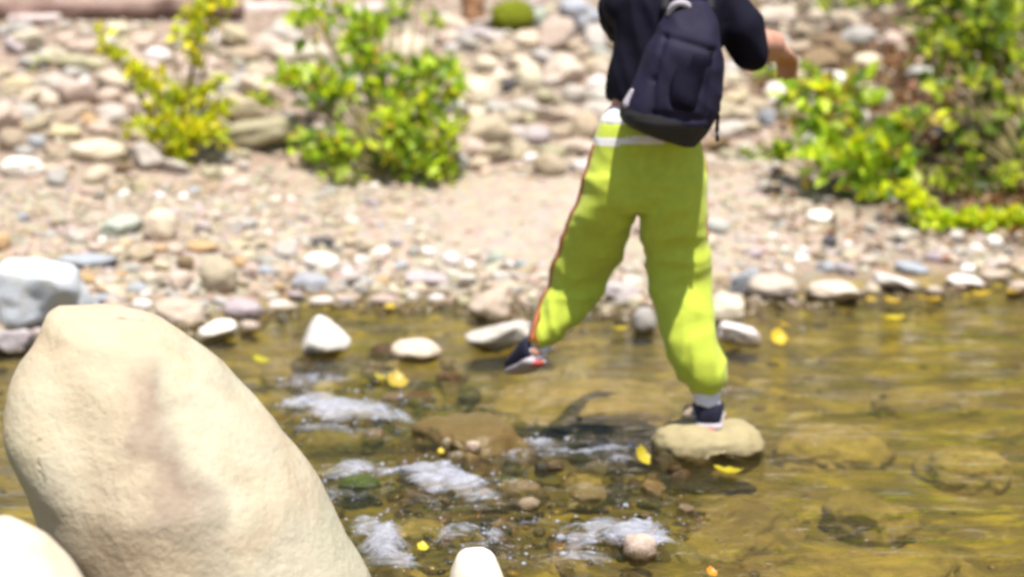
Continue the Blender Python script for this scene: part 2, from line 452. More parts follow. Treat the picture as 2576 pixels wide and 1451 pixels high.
STONES = [
 # far row under the logs
 (296,74,70,42,'C','o',0,'cream oval stone just below the long driftwood log'),
 (42,76,92,42,'G','a',-8,'pale grey stone below the bleached log, nearest the left picture edge'),
 (32,118,66,46,'M','a',25,'purplish grey stone leaning at the left edge below the pale grey stone'),
 (195,162,132,46,'L','f',10,'flat olive grey slab with a dark hollow underneath, left of the tall sapling'),
 (397,143,74,50,'W','r',0,'whitish rounded stone between the two arms of the yellow green sapling'),
 (520,160,78,60,'P','a',0,'pinkish block right of the upright arm of the sapling'),
 (614,140,88,46,'T','o',0,'broad tan grey stone between the sapling and the big cream slab'),
 (212,208,30,38,'W','o',30,'small bright white stone under the flat olive slab'),
 (140,212,92,56,'K','r',0,'pale grey rounded stone in front of the olive slab'),
 (45,214,84,48,'Y','o',0,'yellowish tan stone near the left edge, above the small cream one'),
 (120,258,52,38,'C','r',0,'small cream stone with dark gap on its lower side'),
 (290,208,112,66,'P','r',20,'large pinkish stone touching the drooping arm of the sapling'),
 (95,314,76,48,'T','o',-30,'tan oval tilted up to the right with dark shadow beneath'),
 (226,306,54,44,'O','o',35,'orange tinted cobble tilted down to the right'),
 (284,290,78,64,'K','a',0,'pink grey block right of the orange tinted cobble'),
 (28,354,70,66,'T','r',0,'brownish round boulder at the left edge above the white oval'),
 (92,358,46,40,'B','r',0,'small bluish white stone beside the brownish round boulder'),
 (160,334,92,48,'Y','r',0,'tan stone tucked behind the long cream boulder'),
 (248,381,148,68,'C','o',4,'long cream boulder lying flat left of the sapling base'),
 (58,421,108,60,'W','o',3,'pure white oval boulder at the left edge'),
 (243,442,74,48,'C','o',-25,'cream oval below the long cream boulder'),
 (312,426,58,40,'N','a',0,'dark brown stone in shadow under the long cream boulder'),
 (374,396,92,84,'K','a',0,'grey tan block at the foot of the yellow green sapling'),
 (640,338,218,104,'L','f',-15,'olive boulder tilted upward with a dark shaded front face'),
 (722,296,50,38,'G','r',0,'grey stone resting on the upper end of the tilted olive boulder'),
 (760,142,152,68,'C','f',5,'wide cream slab left of the middle bush top'),
 (868,160,40,42,'P','r',0,'small pale pink stone at the right end of the cream slab'),
 (1045,132,114,110,'C','a',-12,'big cream boulder with shaded lower face right of the bush top'),
 (1000,64,76,36,'C','o',10,'cream stone half hidden by leaves above the big cream boulder'),
 (1126,96,62,48,'P','r',0,'pale pink round stone between the big cream boulder and the stump'),
 (1197,86,90,44,'M','r',0,'pale mauve stone under the orange brown stump'),
 (1227,162,64,46,'C','o',10,'cream stone with shaded underside below the moss boulder'),
 (1200,240,104,98,'C','r',0,'large cream boulder on the right edge of the middle bush'),
 (1232,336,156,104,'T','a',6,'large tan boulder with faceted front in the clearing right of the bush'),
 (893,346,60,32,'P','r',0,'pale stone in the gap low in the middle bush'),
 (1352,46,52,56,'E','r',0,'pale lichen green stone beside the moss covered boulder'),
 (1463,42,122,100,'B','a',8,'blue grey angular boulder beside the hiker\'s left shoulder'),
 (1546,98,46,88,'T','o',0,'tan upright stone between the blue grey boulder and dark shirt'),
 (1326,102,68,62,'C','r',0,'round cream stone below the lichen green stone'),
 (1447,116,52,38,'T','r',0,'small tan stone under the blue grey angular boulder'),
 (1420,178,108,90,'P','a',12,'pinkish faceted boulder left of the dark shirt'),
 (1496,164,86,48,'T','o',-12,'tan oblong stone touching the hiker\'s dark shirt'),
 (1330,200,80,74,'C','o',30,'cream oval boulder leaning left of the pinkish faceted one'),
 (1277,216,34,42,'D','r',0,'dark green black stone wedged beside the leaning cream oval'),  # dark stone stands in for the shaded gap between boulders
 (1376,246,88,58,'L','a',35,'olive grey stone tilted under the leaning cream oval'),
 (1502,209,56,40,'W','o',-20,'white stone left of the hiker\'s waist'),
 (1445,241,64,58,'K','r',0,'cream grey round stone below the white stone at waist height'),
 (1322,274,76,58,'K','o',10,'cream grey oval at the upper right of the large tan boulder'),
 (1346,346,80,58,'M','o',-10,'mauve white stone right of the large tan boulder'),
 (1475,326,82,100,'T','r',0,'tall tan boulder left of the lime waistband'),
 (1388,382,78,42,'L','o',0,'olive tan stone at the edge of the bare dirt'),
 (1336,399,46,30,'W','o',-10,'small cream white stone at the upper edge of the bare dirt'),
 # right bank
 (1952,226,76,42,'W','f',12,'white block below the hiker\'s right hand'),
 (2102,200,78,44,'W','o',14,'white oblong stone above the bright leafed shrub'),
 (2183,157,88,52,'C','o',0,'tan cream stone behind the bright leafed shrub'),
 (1932,297,48,50,'B','a',-15,'bluish white angular stone left of the bright leafed shrub'),
 (2037,302,84,58,'P','r',0,'pink tan stone half covered by the bright leafed shrub'),
 (2085,326,36,32,'P','r',0,'small pinkish white stone in the bright leafed shrub'),
 (2215,249,72,56,'L','r',15,'tan grey stone right of the topmost bright leaves'),
 (2313,188,88,48,'G','a',0,'grey tan stone under the dark bush'),
 (2280,282,66,40,'N','r',0,'brown stone in the shade of the dark bush'),
 (2502,259,100,48,'T','o',-8,'sunlit tan stone in the dark bush near the right edge'),
 (2248,102,58,50,'P','r',0,'pinkish white round stone left of the dark bush'),
 (2131,50,84,64,'T','a',0,'brown tan block near the top right of the hiker\'s arm'),
 (2053,42,46,44,'C','r',0,'small cream stone up the slope right of the arm'),
 (1950,46,112,66,'P','r',0,'pale pink boulder directly behind the raised arm'),
 (2020,84,62,46,'T','a',0,'tan brown stone above the hiker\'s right hand'),
 (2085,109,88,52,'N','r',0,'brown rounded stone on the slope right of the hand'),
 (1839,200,66,40,'C','o',0,'cream stone beside the right edge of the backpack'),
 (1850,250,84,56,'Y','a',0,'yellowish cream block right of the hanging pack strap'),
 (1868,287,72,42,'T','r',0,'tan stone under the yellowish cream block'),
 (1880,320,72,36,'T','o',0,'flat tan stone right of the trouser waist'),
 # gravel bar, left
 (303,572,118,76,'E','a',-8,'grey green boulder next to a round cream one on the gravel bar'),
 (404,568,88,92,'C','r',0,'round cream boulder on the gravel bar right of the grey green one'),
 (404,495,32,28,'W','r',0,'left one of two small white pebbles above the round cream boulder'),
 (461,497,26,26,'W','r',0,'right one of two small white pebbles above the round cream boulder'),
 (55,549,42,30,'B','a',-20,'small blue grey stone at the left of the gravel bar'),
 (5,612,44,62,'O','r',0,'orange brown stone cut by the left picture edge'),
 (225,657,150,48,'B','f',-4,'long blue grey slab with dark underside on the gravel bar'),
 (352,641,76,50,'T','a',-10,'tan stone at the right end of the blue grey slab'),
 (440,628,42,36,'P','r',0,'small peach stone left of the orange tan flat stone'),
 (505,620,88,36,'O','o',0,'orange tan flat stone above the big tan boulder'),
 (600,618,58,32,'Y','o',0,'yellow tan flat stone right of the orange one'),
 (466,661,48,44,'N','r',0,'small brown stone left of the big tan boulder'),
 (548,692,100,108,'T','r',0,'big tan boulder with dark lower left side on the gravel bar'),
 (630,683,48,48,'P','r',0,'round peach stone right of the big tan boulder'),
 (453,709,58,62,'P','a',0,'peach block left of the big tan boulder'),
 (358,768,54,36,'W','r',0,'cream white stone behind the top of the giant foreground boulder'),
 (260,752,72,32,'B','o',0,'lavender flat stone between the pale angular rock and giant boulder'),
 (456,786,136,78,'P','r',12,'large pinkish white stone with grey underside at the waterline'),
 (540,834,114,54,'W','f',-6,'bright white flat stone dipping into the water beside the giant boulder'),
 (612,778,102,60,'M','r',10,'mauve grey boulder at the left waterline'),
 (628,823,58,36,'P','o',0,'peach stone in the water below the mauve grey boulder'),
 (35,860,110,78,'M','a',0,'mauve stone with pink top behind the giant boulder at left edge'),
 # gravel bar, middle
 (809,661,98,58,'W','o',8,'bright white oval cobble lying on two flat grey stones'),
 (816,612,56,34,'D','a',0,'charcoal stone directly above the bright white oval'),
 (876,646,48,52,'T','r',0,'tan stone touching the right end of the bright white oval'),
 (783,710,100,50,'B','f',20,'blue grey flat stone sloping under the bright white oval'),
 (876,706,88,36,'K','f',-32,'beige flat stone leaning up to the right under the white oval'),
 (904,727,40,42,'G','r',0,'pale grey stone beneath the leaning beige one'),
 (959,709,44,36,'O','r',0,'small peach cobble right of the leaning beige stone'),
 (1070,704,120,52,'M','f',8,'lavender grey slab with dark end near the shoreline'),
 (1135,654,46,44,'W','o',25,'white oval tilted above the lavender grey slab'),
 (1181,669,30,32,'W','r',0,'small white stone just right of the tilted white oval'),
 (1246,651,52,48,'E','o',-35,'pale green grey stone tilted up to the right on the bar'),
 (1217,700,42,32,'P','r',0,'small peach stone below the pale green grey one'),
 (809,758,74,28,'W','o',0,'flat white stone on the waterline under the grey flat stones'),
 (868,753,64,30,'P','o',0,'pinkish flat stone on the waterline beside the flat white one'),
 (966,755,84,36,'P','o',0,'long pink stone on the waterline in the middle'),
 (1099,752,54,28,'W','o',0,'pinkish white pebble on the waterline left of the pale boulder'),
 (712,771,82,30,'W','f',0,'bluish white flat stone on the waterline right of the mauve boulder'),
 (1240,766,128,92,'P','a',0,'pale pinkish boulder on the shore left of the lime trousers'),
 (816,848,132,112,'W','p',0,'white pyramid shaped rock standing in the shallow water'),
 (1048,884,132,68,'C','o',4,'cream half oval rock sitting in the stream'),
 (1255,850,172,84,'K','a',-8,'cream topped grey rock in the water behind the raised shoe'),
 # right shore
 (1803,568,78,46,'G','o',15,'pale grey oval right of the trouser thigh'),
 (1784,607,42,42,'C','r',0,'cream stone right of the trouser knee'),
 (1943,538,46,32,'P','r',0,'pinkish white stone on the gravel below the bright shrub'),
 (2067,546,76,40,'W','o',6,'white oblong stone on the gravel left of the trailing branch'),
 (2087,607,40,36,'D','r',0,'dark purple grey stone on the right gravel'),
 (2022,630,28,24,'W','r',0,'tiny white stone left of the dark purple grey one'),
 (2295,675,94,36,'B','o',12,'lavender flat stone on the mud under the trailing branch'),
 (2262,718,138,46,'W','f',20,'bright white pointed slab on the right waterline'),
 (2093,737,146,64,'C','r',0,'cream white boulder on the waterline beside the pointed slab'),
 (1942,726,142,82,'P','r',6,'pale mauve pink boulder right of the trouser shin'),
 (1872,708,60,92,'B','f',40,'blue grey slab leaning against the mauve pink boulder'),
 (2430,711,104,40,'W','o',6,'lavender white stone on the waterline near the right edge'),
 (2497,695,68,32,'P','o',0,'pink stone behind the lavender white one near the right edge'),
 (1825,780,104,92,'C','r',0,'cream boulder directly behind the right shin'),
 (1866,840,128,60,'W','a',12,'bright white pointed stone in the water right of the shin'),
 (1620,806,64,78,'G','o',0,'pale grey upright stone in the gap between the two legs'),
 (1560,736,104,56,'M','a',0,'mauve grey stone on the shore between the two legs'),
 (1592,712,62,40,'K','r',0,'pale grey stone behind the mauve one between the legs'),
 (1734,1042,42,56,'T','r',0,'tan cobble beside the standing shoe on the step rock'),
 (1610,1376,92,78,'P','r',0,'pinkish cream rock in the foam near the bottom edge'),
]
M_CENTRE = []
for t in STONES:
    place_stone(*t)

# wet and drowned stones of the stream
WATERSTONES = [
 (1190,1126,46,44,'P','r',0,'small pinkish stone against the front of the brown wet rock'),
 (1125,1116,40,36,'T','r',0,'small tan stone under the left end of the brown wet rock'),
 (1384,874,44,18,'P','o',0,'pinkish sliver of stone behind the raised shoe'),
 (1330,1268,66,36,'P','r',0,'pinkish brown stone awash right of the middle foam'),
 (1480,1246,100,34,'R','o',0,'broad ochre stone awash above the lower foam'),
 (1395,1172,52,30,'N','r',0,'dark stone awash in the middle of the riffle'),
 (905,1216,120,40,(.12,.19,.03),'o',0,'green algae stone awash right of the giant boulder'),
]
for t in WATERSTONES:
    place_stone(*t, name='stream_stone', group=None)

_pal_d = (.035, .035, .035)
def drowned(dx, dy, w, h, col, kind, roll, label, top=-.02, thick=.10, mat=None):
    """a stone wholly under water: its picture height is its plan depth seen at a low angle."""
    c = on_z(dx, dy, top); m = px(c.y)
    hw = w * m / 2; hd = h * m / (2 * CAMZ / math.hypot(c.y, CAMZ))
    me = stone_mesh(int(dx * 3 + dy), kind, (1, 1, 1), 5); me.materials.append(mat or M_DROWNED)
    for v in me.vertices: v.co *= 1 + .09 * noise.noise(v.co * 2.6 + Vector((dx, dy, 0))) + .05 * noise.noise(v.co * 6 + Vector((dx, dy, 0)))
    me.polygons.foreach_set('use_smooth', [True] * len(me.polygons))
    o = bpy.data.objects.new('stream_stone', me); COL.objects.link(o)
    o.scale = (hw, hd, thick); o.location = (c.x, c.y, top - thick); o.rotation_euler = (0, 0, RAD(roll))
    k_ = .55 if mat is None else .9
    o.color = (*[min(.95, q * 1.5 * k_ + (1 - k_) * r_) for q, r_ in zip(PAL[col] if isinstance(col, str) else col, (.36, .27, .08))], 1)
    tag(o, label, 'stone')
drowned(1195,1050,340,112,(.36,.28,.155),'a',4,'brown wet flat topped rock breaking the surface below the raised shoe',.065,.12,M_WET)
for t in [
 (1480,975,500,84,'R','f',3,'long olive tan ledge lying under the water left of the standing foot'),
 (1840,1272,400,170,'N','a',8,'large drowned brown slab below the stepping rock'),
 (2190,1250,240,84,'N','a',6,'drowned grey brown rock right of the large drowned slab'),
 (2170,1375,640,80,'N','f',-4,'long drowned ledge across the lower right of the stream'),
 (2090,1070,330,70,'R','o',-8,'low drowned hump right of the stepping rock'),
 (1700,1345,130,90,'D','r',20,'dark drowned stone at the lower corner of the large slab'),
 (1300,1205,150,50,'N','r',0,'dark drowned stone in the middle of the riffle'),
 (1470,1195,130,40,'R','r',0,'olive drowned stone left of the yellow leaf by the stepping rock'),
 (1560,1440,200,50,'N','r',0,'dark brown drowned stone at the bottom edge'),
 (1010,1415,170,50,'R','r',0,'brown drowned stone left of the bottom cream boulder'),
 (930,1300,160,60,'D','r',0,'dark drowned stone beside the small fall right of the giant boulder'),
 (850,1070,220,40,'D','o',0,'dark drowned stone under the upper foam'),
 (1420,1390,180,44,'N','r',0,'dark drowned stone under the lower foam'),
 (2420,1120,260,50,'R','o',-5,'ochre drowned stone near the right edge of the stream'),
 (2330,960,300,34,'N','o',4,'thin dark drowned stone far out in the right pool'),
 (1060,1300,200,40,'R','o',0,'ochre drowned stone between the two foam streaks'),
 (1455,915,100,36,'G','r',0,'grey stone under the water right of the raised shoe'),
 (700,900,100,34,'N','o',0,'dark stone under the water left of the white pyramid rock'),
]: drowned(*t)
drowned(1510,1052,470,74,(.03,.034,.03),'f',2,'dark slab standing in for shadow below the long ledge, left of the standing foot',-.008,.12,M_WET)  # near-black slab takes the place of the shadow band under the ledge


# ------------------------------------------------------------------ the giant foreground boulder: stacked sections
def giant(name, Yc, sections, depth, ridge, label, col, seed):
    """sections: (dy, left, right). Real depth is given per section; the front carries a ridge."""
    N = 72
    rings = []
    ds = np.array([s[0] for s in sections]); L = np.array([s[1] for s in sections]); R = np.array([s[2] for s in sections])
    ly = np.concatenate([np.linspace(ds[0], ds[0] + 60, 14)[:-1], np.linspace(ds[0] + 60, ds[-1], 64)])
    V = []
    for y in ly:
        l, r = np.interp(y, ds, L), np.interp(y, ds, R)
        k = math.sqrt(max(0.0, min(1, (y - ds[0]) / 420)))
        a, b = at(l, y, Yc), at(r, y, Yc)
        c = (a + b) / 2; hw = (b.x - a.x) / 2
        hd = min(depth * (.12 + .88 * k), max(.02, hw * 1.1))
        rx = (np.interp(y, [q[0] for q in ridge], [q[1] for q in ridge]))
        rxw = at(rx, y, Yc).x
        for i in range(N):
            th = 2 * math.pi * i / N
            cx, sy = math.cos(th), math.sin(th)
            ee = 2.05 if sy > 0 else 2.6
            m = (abs(cx) ** ee + abs(sy) ** ee) ** (-1 / ee)
            X = c.x + hw * cx * m
            Yy = Yc + hd * sy * m * (.45 if sy > 0 else 1)
            if sy < 0:                       # front: pull a ridge forward
                wdt = hw * .9
                g_ = max(0.0, 1 - abs(X - rxw) / wdt)
                Yy -= depth * .20 * (g_ ** 1.2) * k
                # shallow concave groove left of the ridge
                g2 = math.exp(-((X - rxw + .13) / .06) ** 2)
                Yy += .022 * g2 * k
            V.append((X, Yy, a.z))
    me = bpy.data.meshes.new(name)
    bm = bmesh.new()
    vs = [bm.verts.new(v) for v in V]
    n_r = len(ly)
    for j in range(n_r - 1):
        for i in range(N):
            i2 = (i + 1) % N
            bm.faces.new((vs[j * N + i], vs[j * N + i2], vs[(j + 1) * N + i2], vs[(j + 1) * N + i]))
    bm.faces.new([vs[i] for i in range(N)])
    bm.faces.new([vs[(n_r - 1) * N + i] for i in reversed(range(N))])
    bmesh.ops.recalc_face_normals(bm, faces=bm.faces)
    bmesh.ops.smooth_vert(bm, verts=bm.verts, factor=.5, use_axis_x=True, use_axis_y=True, use_axis_z=True)
    bmesh.ops.smooth_vert(bm, verts=bm.verts, factor=.5, use_axis_x=True, use_axis_y=True, use_axis_z=True)
    bm.normal_update()
    for v in bm.verts:
        p = v.co
        d = .010 * nz(p.x * 3.3, p.z * 3.3, seed + p.y * 3) + .007 * nz(p.x * 9, p.z * 9, seed + 4 + p.y * 9) + .0025 * nz(p.x * 30, p.z * 30, seed + p.y * 30)
        # pits along the left shoulder
        v.co = p + v.normal * d
    o0 = Vector((sum(v.co.x for v in bm.verts) / len(bm.verts), Yc, ground_z(0, Yc)))
    for v in bm.verts: v.co -= o0
    bm.to_mesh(me); bm.free()
    o = link(name, me, None); o.location = o0
    tag(o, label, 'boulder')
    return o

def giant_mat():
    n = NT('sandstone_boulder')
    oc = n.coords('Object')
    sep = n.n('ShaderNodeSeparateXYZ'); n.l(oc, sep.inputs[0])
    f1 = n.noise(oc, 2.6, 5, .55, .5); f2 = n.noise(oc, 14, 8, .65); f3 = n.noise(oc, 70, 5, .7); f4 = n.noise(oc, 5.5, 6, .6, .3)
    c = n.mix(n.mapr(f1, .38, .62, 0, 1), (.475, .42, .32), (.475, .45, .325))
    c = n.mix(n.mapr(n.noise(oc, 3.7, 3, .5), .52, .66, 0, .7), c, (.50, .38, .255))
    c = n.mix(n.mapr(f4, .54, .70, 0, .45), c, (.34, .34, .20))
    # iron stain running down beside the ridge
    w_ = n.math('ADD', sep.outputs['X'], n.math('ADD', n.math('MULTIPLY', sep.outputs['Z'], SLOPE), n.mapr(f4, .3, .7, -.06, .06, False)))
    k1 = n.mapr(n.math('ABSOLUTE', n.math('SUBTRACT', w_, STAINX)), .015, .09, 1, 0)
    zz = n.math('MULTIPLY', n.mapr(sep.outputs['Z'], STAINTOP + .02, STAINTOP - .05, 0, 1), n.mapr(sep.outputs['Z'], STAINTOP - .36, STAINTOP - .22, .3, 1))
    k1 = n.math('MULTIPLY', n.math('MULTIPLY', k1, zz), n.mapr(f2, .3, .6, .6, 1))
    c = n.mix(k1, c, (.205, .15, .12))
    # rusty zone left of the stain
    k2 = n.mapr(n.math('ABSOLUTE', n.math('SUBTRACT', w_, STAINX - .12)), .05, .16, .55, 0)
    c = n.mix(k2, c, (.50, .38, .255))
    c = n.mix(n.mapr(f2, .52, .74, 0, .45), c, (.36, .31, .23))
    c = n.mix(n.mapr(f3, .58, .76, 0, .35), c, (.30, .27, .2))
    pit = n.mapr(n.noise(oc, 8.5, 4, .5, 1.0), .62, .70, 0, 1); pit = n.math('MULTIPLY', pit, n.mapr(sep.outputs['X'], .05, -.15, .15, 1))
    c = n.mix(n.math('MULTIPLY', pit, .55), c, (.16, .14, .085))
    h = n.math('SUBTRACT', n.math('ADD', n.math('ADD', f2, n.math('MULTIPLY', f3, .3)), n.math('MULTIPLY', f4, .8)), n.math('MULTIPLY', pit, .8))
    return n.end(n.bsdf(c, .85, n.bump(h, .55, .022), .25))
STAINX = .295

GY = 3.55
big = giant('sandstone_boulder', GY,
    [(768,150,300),(785,120,370),(810,108,420),(850,98,480),(900,62,545),(960,42,600),(1020,32,655),(1080,38,705),(1140,62,752),(1200,95,795),
     (1260,118,832),(1320,140,866),(1380,160,900),(1440,180,930),(1520,200,955),(1700,200,990),(1950,190,1010)],
    .30, [(768,230),(870,350),(1000,420),(1150,465),(1300,480),(1451,490),(1950,500)],
    'giant sandstone boulder with brown stain filling the lower left foreground', None, 3)
_a, _b = at(352, 880, GY - .12) - big.location, at(478, 1320, GY - .22) - big.location
SLOPE = (_b.x - _a.x) / (_a.z - _b.z); STAINX = _a.x + SLOPE * _a.z; STAINTOP = _a.z
big.data.materials.append(giant_mat())
small = giant('cream_boulder', 2.9,
    [(1305,-140,20),(1325,-160,70),(1350,-180,108),(1400,-200,160),(1451,-210,205),(1550,-220,260),(1800,-220,320),(2200,-220,340)],
    .24, [(1300,-50),(2200,40)], 'pale cream boulder in the bottom left corner', None, 40)
small.data.materials.append(M_STONE); small.color = (*PAL['C'], 1)
bc = giant('cream_boulder', 3.7,
    [(1374,1172,1215),(1384,1150,1235),(1400,1140,1248),(1425,1130,1258),(1451,1122,1268),(1520,1105,1285),(1700,1090,1310),(1900,1085,1320)],
    .10, [(1370,1200),(1900,1200)], 'creamy white egg topped boulder at the bottom edge', None, 60)
bc.data.materials.append(M_STONE); bc.color = (.80, .72, .60, 1)
# pale angular rock behind the giant boulder
pa = place_stone(92,742,250,210,(.54,.56,.60),'a',-6,'pale bluish white angular rock at left edge behind the giant boulder', seed=77, base=850)

# ------------------------------------------------------------------ stepping rock (two lobes)
def stepping_rock():
    bm = bmesh.new()
    bmesh.ops.create_icosphere(bm, subdivisions=5, radius=1)
    off = Vector((3, 8, 1))
    for v in bm.verts:
        p = v.co.copy()
        e = 2.6
        m = (abs(p.x) ** e + abs(p.y) ** e + abs(p.z) ** e) ** (-1 / e)
        p *= m
        waist = math.exp(-((p.x - .12) / .26) ** 2)
        p.z *= (1 - .20 * waist) * (1.0 - .16 * smooth(.2, 1, p.x))
        p.y *= 1 - .18 * waist
        if p.z < 0: p.z += .22 * waist + .10 * smooth(.1, .9, p.x)
        p *= 1 + .06 * noise.noise(v.co * 1.6 + off) + .055 * noise.noise(v.co * 3.6 + off) + .022 * noise.noise(v.co * 9 + off) + .010 * noise.noise(v.co * 22 + off)
        v.co = Vector((p.x * .183, p.y * .135, p.z * .098))
    me = bpy.data.meshes.new('stepping_rock'); bm.to_mesh(me); bm.free()
    o = link('stepping_rock', me, M_STONE)
    o.location = at(1783, 1128, 5.66)
    o.rotation_euler = (0, RAD(-2), RAD(4))
    o.color = (.36, .30, .165, 1)
    tag(o, 'two lobed olive tan rock in the stream carrying the hiker\'s standing foot', 'stone')
    return o
step = stepping_rock()

# moss boulder, stump, driftwood
def moss_mat():
    n = NT('moss'); oc = n.coords('Object')
    f = n.noise(oc, 7, 8, .7); g_ = n.noise(oc, 40, 5, .7)
    c = n.mix(n.mapr(f, .35, .65, 0, 1), (.16, .19, .015), (.34, .38, .03))
    c = n.mix(n.mapr(g_, .5, .7, 0, .6), c, (.08, .10, .015))
    return n.end(n.bsdf(c, .95, n.bump(g_, .9, .02), .1))
mb = place_stone(1290,42,112,92,'E','r',0,'boulder covered in yellow green moss at the top centre', name='mossy_boulder', mat=moss_mat(), cat='boulder')

def tube_mesh(name, pts, radii, seg=20, seed=0, rough=.08):
    bm = bmesh.new(); rings = []
    n_ = len(pts)
    for i, p in enumerate(pts):
        d = (pts[min(i + 1, n_ - 1)] - pts[max(i - 1, 0)]).normalized()
        u = d.cross(Vector((0, 0, 1)));  u = u.normalized() if u.length > 1e-4 else Vector((1, 0, 0))
        v = u.cross(d).normalized()
        ring = []
        for k in range(seg):
            th = 2 * math.pi * k / seg
            q = u * math.cos(th) + v * math.sin(th)
            rr = radii[i] * (1 + rough * nz(q.x * 2 + p.x * 3, q.z * 2 + p.z * 3, seed + p.y * 3 + q.y * 2))
            ring.append(bm.verts.new(p + q * rr))
        rings.append(ring)
    for a, b in zip(rings[:-1], rings[1:]):
        for k in range(seg):
            bm.faces.new((a[k], a[(k + 1) % seg], b[(k + 1) % seg], b[k]))
    bm.faces.new(list(reversed(rings[0]))); bm.faces.new(rings[-1])
    bmesh.ops.recalc_face_normals(bm, faces=bm.faces)
    me = bpy.data.meshes.new(name); bm.to_mesh(me); bm.free()
    return me

def lerp_pts(a, b, n_, wob=.02, seed=0):
    return [a.lerp(b, i / (n_ - 1)) + Vector((0, wob * nz(i * .5, seed, 1), wob * nz(i * .5, seed, 5))) for i in range(n_)]

def log(name, d0, d1, rpx, mat, label, lift=.0, seed=0, taper=.8, cat='log', broken=True, yoff=0):
    Y = hit((d0[0] + d1[0]) / 2, (d0[1] + d1[1]) / 2 + rpx).y + .02 + yoff
    r0 = rpx * px(Y)
    a, b = at(d0[0], d0[1], Y), at(d1[0], d1[1], Y + .1)
    pts = lerp_pts(a, b, 26, r0 * .35, seed)
    rad = [r0 * (1 - (1 - taper) * i / 25) for i in range(26)]
    c = pts[13].copy()
    me = tube_mesh(name, [p - c for p in pts], rad, 22, seed, .22)
    o = link(name, me, mat); o.location = c
    tag(o, label, cat)
    return o
log('driftwood_log', (-150, 33), (610, 22), 27, M_LOG, 'long reddish brown driftwood log across the top left', seed=2)
log('driftwood_log', (22, 52), (152, 46), 13, M_LOGW, 'short bleached log lying in front of the long reddish log', seed=5, yoff=-.12)
log('driftwood_log', (585, 30), (1030, 24), 20, M_LOGW, 'bleached pinkish log behind the tops of sapling and bush', seed=9)
log('driftwood_stick', (688, 290), (868, 254), 9, M_STICK, 'brown driftwood stick poking into the middle bush', seed=14, cat='stick', taper=.7)
log('driftwood_stick', (2190, 292), (2430, 318), 8, M_STICK, 'grey brown stick lying under the dark bush', seed=19, cat='stick', taper=.6)
def stump():
    G = hit(1190, 64); Y = G.y + .1
    b = at(1192, 72, Y); t = at(1188, -22, Y); m = px(Y)
    pts = lerp_pts(b, t, 9, .01, 3); rad = [m * r for r in (40, 36, 33, 31, 31, 30, 30, 29, 27)]
    me = tube_mesh('stump', [p - b for p in pts], rad, 26, 4, .35)
    o = link('tree_stump', me, M_STUMP); o.location = b
    tag(o, 'orange brown broken stump left of the mossy boulder', 'stump')
stump()

# ------------------------------------------------------------------ loose cobbles between the named stones
LAND = [
 (296,60,'the cream oval under the log'), (195,162,'the olive slab'), (397,143,'the white stone amid the sapling'), (760,142,'the wide cream slab'),
 (58,421,'the white oval boulder'), (248,381,'the long cream boulder'), (226,306,'the orange cobble'), (640,338,'the tilted olive boulder'),
 (1045,132,'the big cream boulder'), (1232,336,'the faceted tan boulder'), (1463,42,'the blue grey boulder'), (1330,200,'the leaning cream oval'),
 (1290,42,'the mossy boulder'), (303,572,'the grey green boulder'), (404,568,'the round cream boulder'), (225,657,'the blue grey slab'),
 (548,692,'the big tan boulder'), (809,661,'the bright white oval'), (1070,704,'the lavender slab'), (1135,654,'the tilted white oval'),
 (1246,651,'the green grey stone'), (1240,766,'the pale shore boulder'), (612,778,'the mauve boulder'), (456,786,'the pinkish waterline stone'),
 (92,742,'the pale angular rock'), (1803,568,'the grey oval beside the thigh'), (2067,546,'the white oblong stone'), (2087,607,'the dark purple stone'),
 (2262,718,'the pointed white slab'), (2093,737,'the cream white boulder'), (1942,726,'the mauve pink boulder'), (2295,675,'the lavender flat stone'),
 (1952,226,'the white block under the hand'), (2102,200,'the white stone above the shrub'), (2248,102,'the pinkish round stone'), (1850,250,'the yellowish block'),
 (1932,297,'the bluish angular stone'), (1390,520,'the bare dirt patch'), (966,755,'the long pink stone'), (440,400,'the sapling foot'), (1000,450,'the bush foot'),
]
CNAME = dict(W='white', C='cream', T='tan', P='pinkish', G='grey', B='blue grey', M='mauve', O='orange', N='brown', L='olive', E='green grey', Y='yellowish', K='pale grey')
used_labels = set()
def auto_label(dx, dy, col, size, kind):
    near = sorted(LAND, key=lambda q: (q[0] - dx) ** 2 + ((q[1] - dy) * 1.6) ** 2)
    word = {'r': 'round', 'o': 'oval', 'a': 'angular', 'f': 'flat'}[kind]
    for extra in (0, 1):
        for q in near[:4]:
            ex, ey = dx - q[0], (dy - q[1]) * 1.6
            rel = ('right of' if ex > 0 else 'left of') if abs(ex) > abs(ey) else ('just in front of' if ey > 0 else 'just behind')
            lab = f'{size} {CNAME[col]} {word} cobble {rel} {q[2]}' if not extra else \
                  f'{size} {CNAME[col]} {word} cobble between {near[0][2]} and {q[2]}'
            if lab not in used_labels and len(lab.split()) <= 16:
                used_labels.add(lab); return lab
    return None

PROTO = [stone_mesh(500 + i, 'raaafaaoa'[i % 9], (1, 1, 1), 4) for i in range(18)]
PK = ['raaafaaoa'[i % 9] for i in range(18)]
for p_ in PROTO:
    p_.materials.append(M_STONE); p_.polygons.foreach_set('use_smooth', [True] * len(p_.polygons))

def free_spot(dx, dy, w, h, k=.62):
    for (hx, hy, hw_, hh_) in HERO:
        if ((dx - hx) / (.5 * (hw_ + w) * k * 1.25)) ** 2 + ((dy - hy) / (.5 * (hh_ + h) * k * 1.3)) ** 2 < 1: return False
    return True

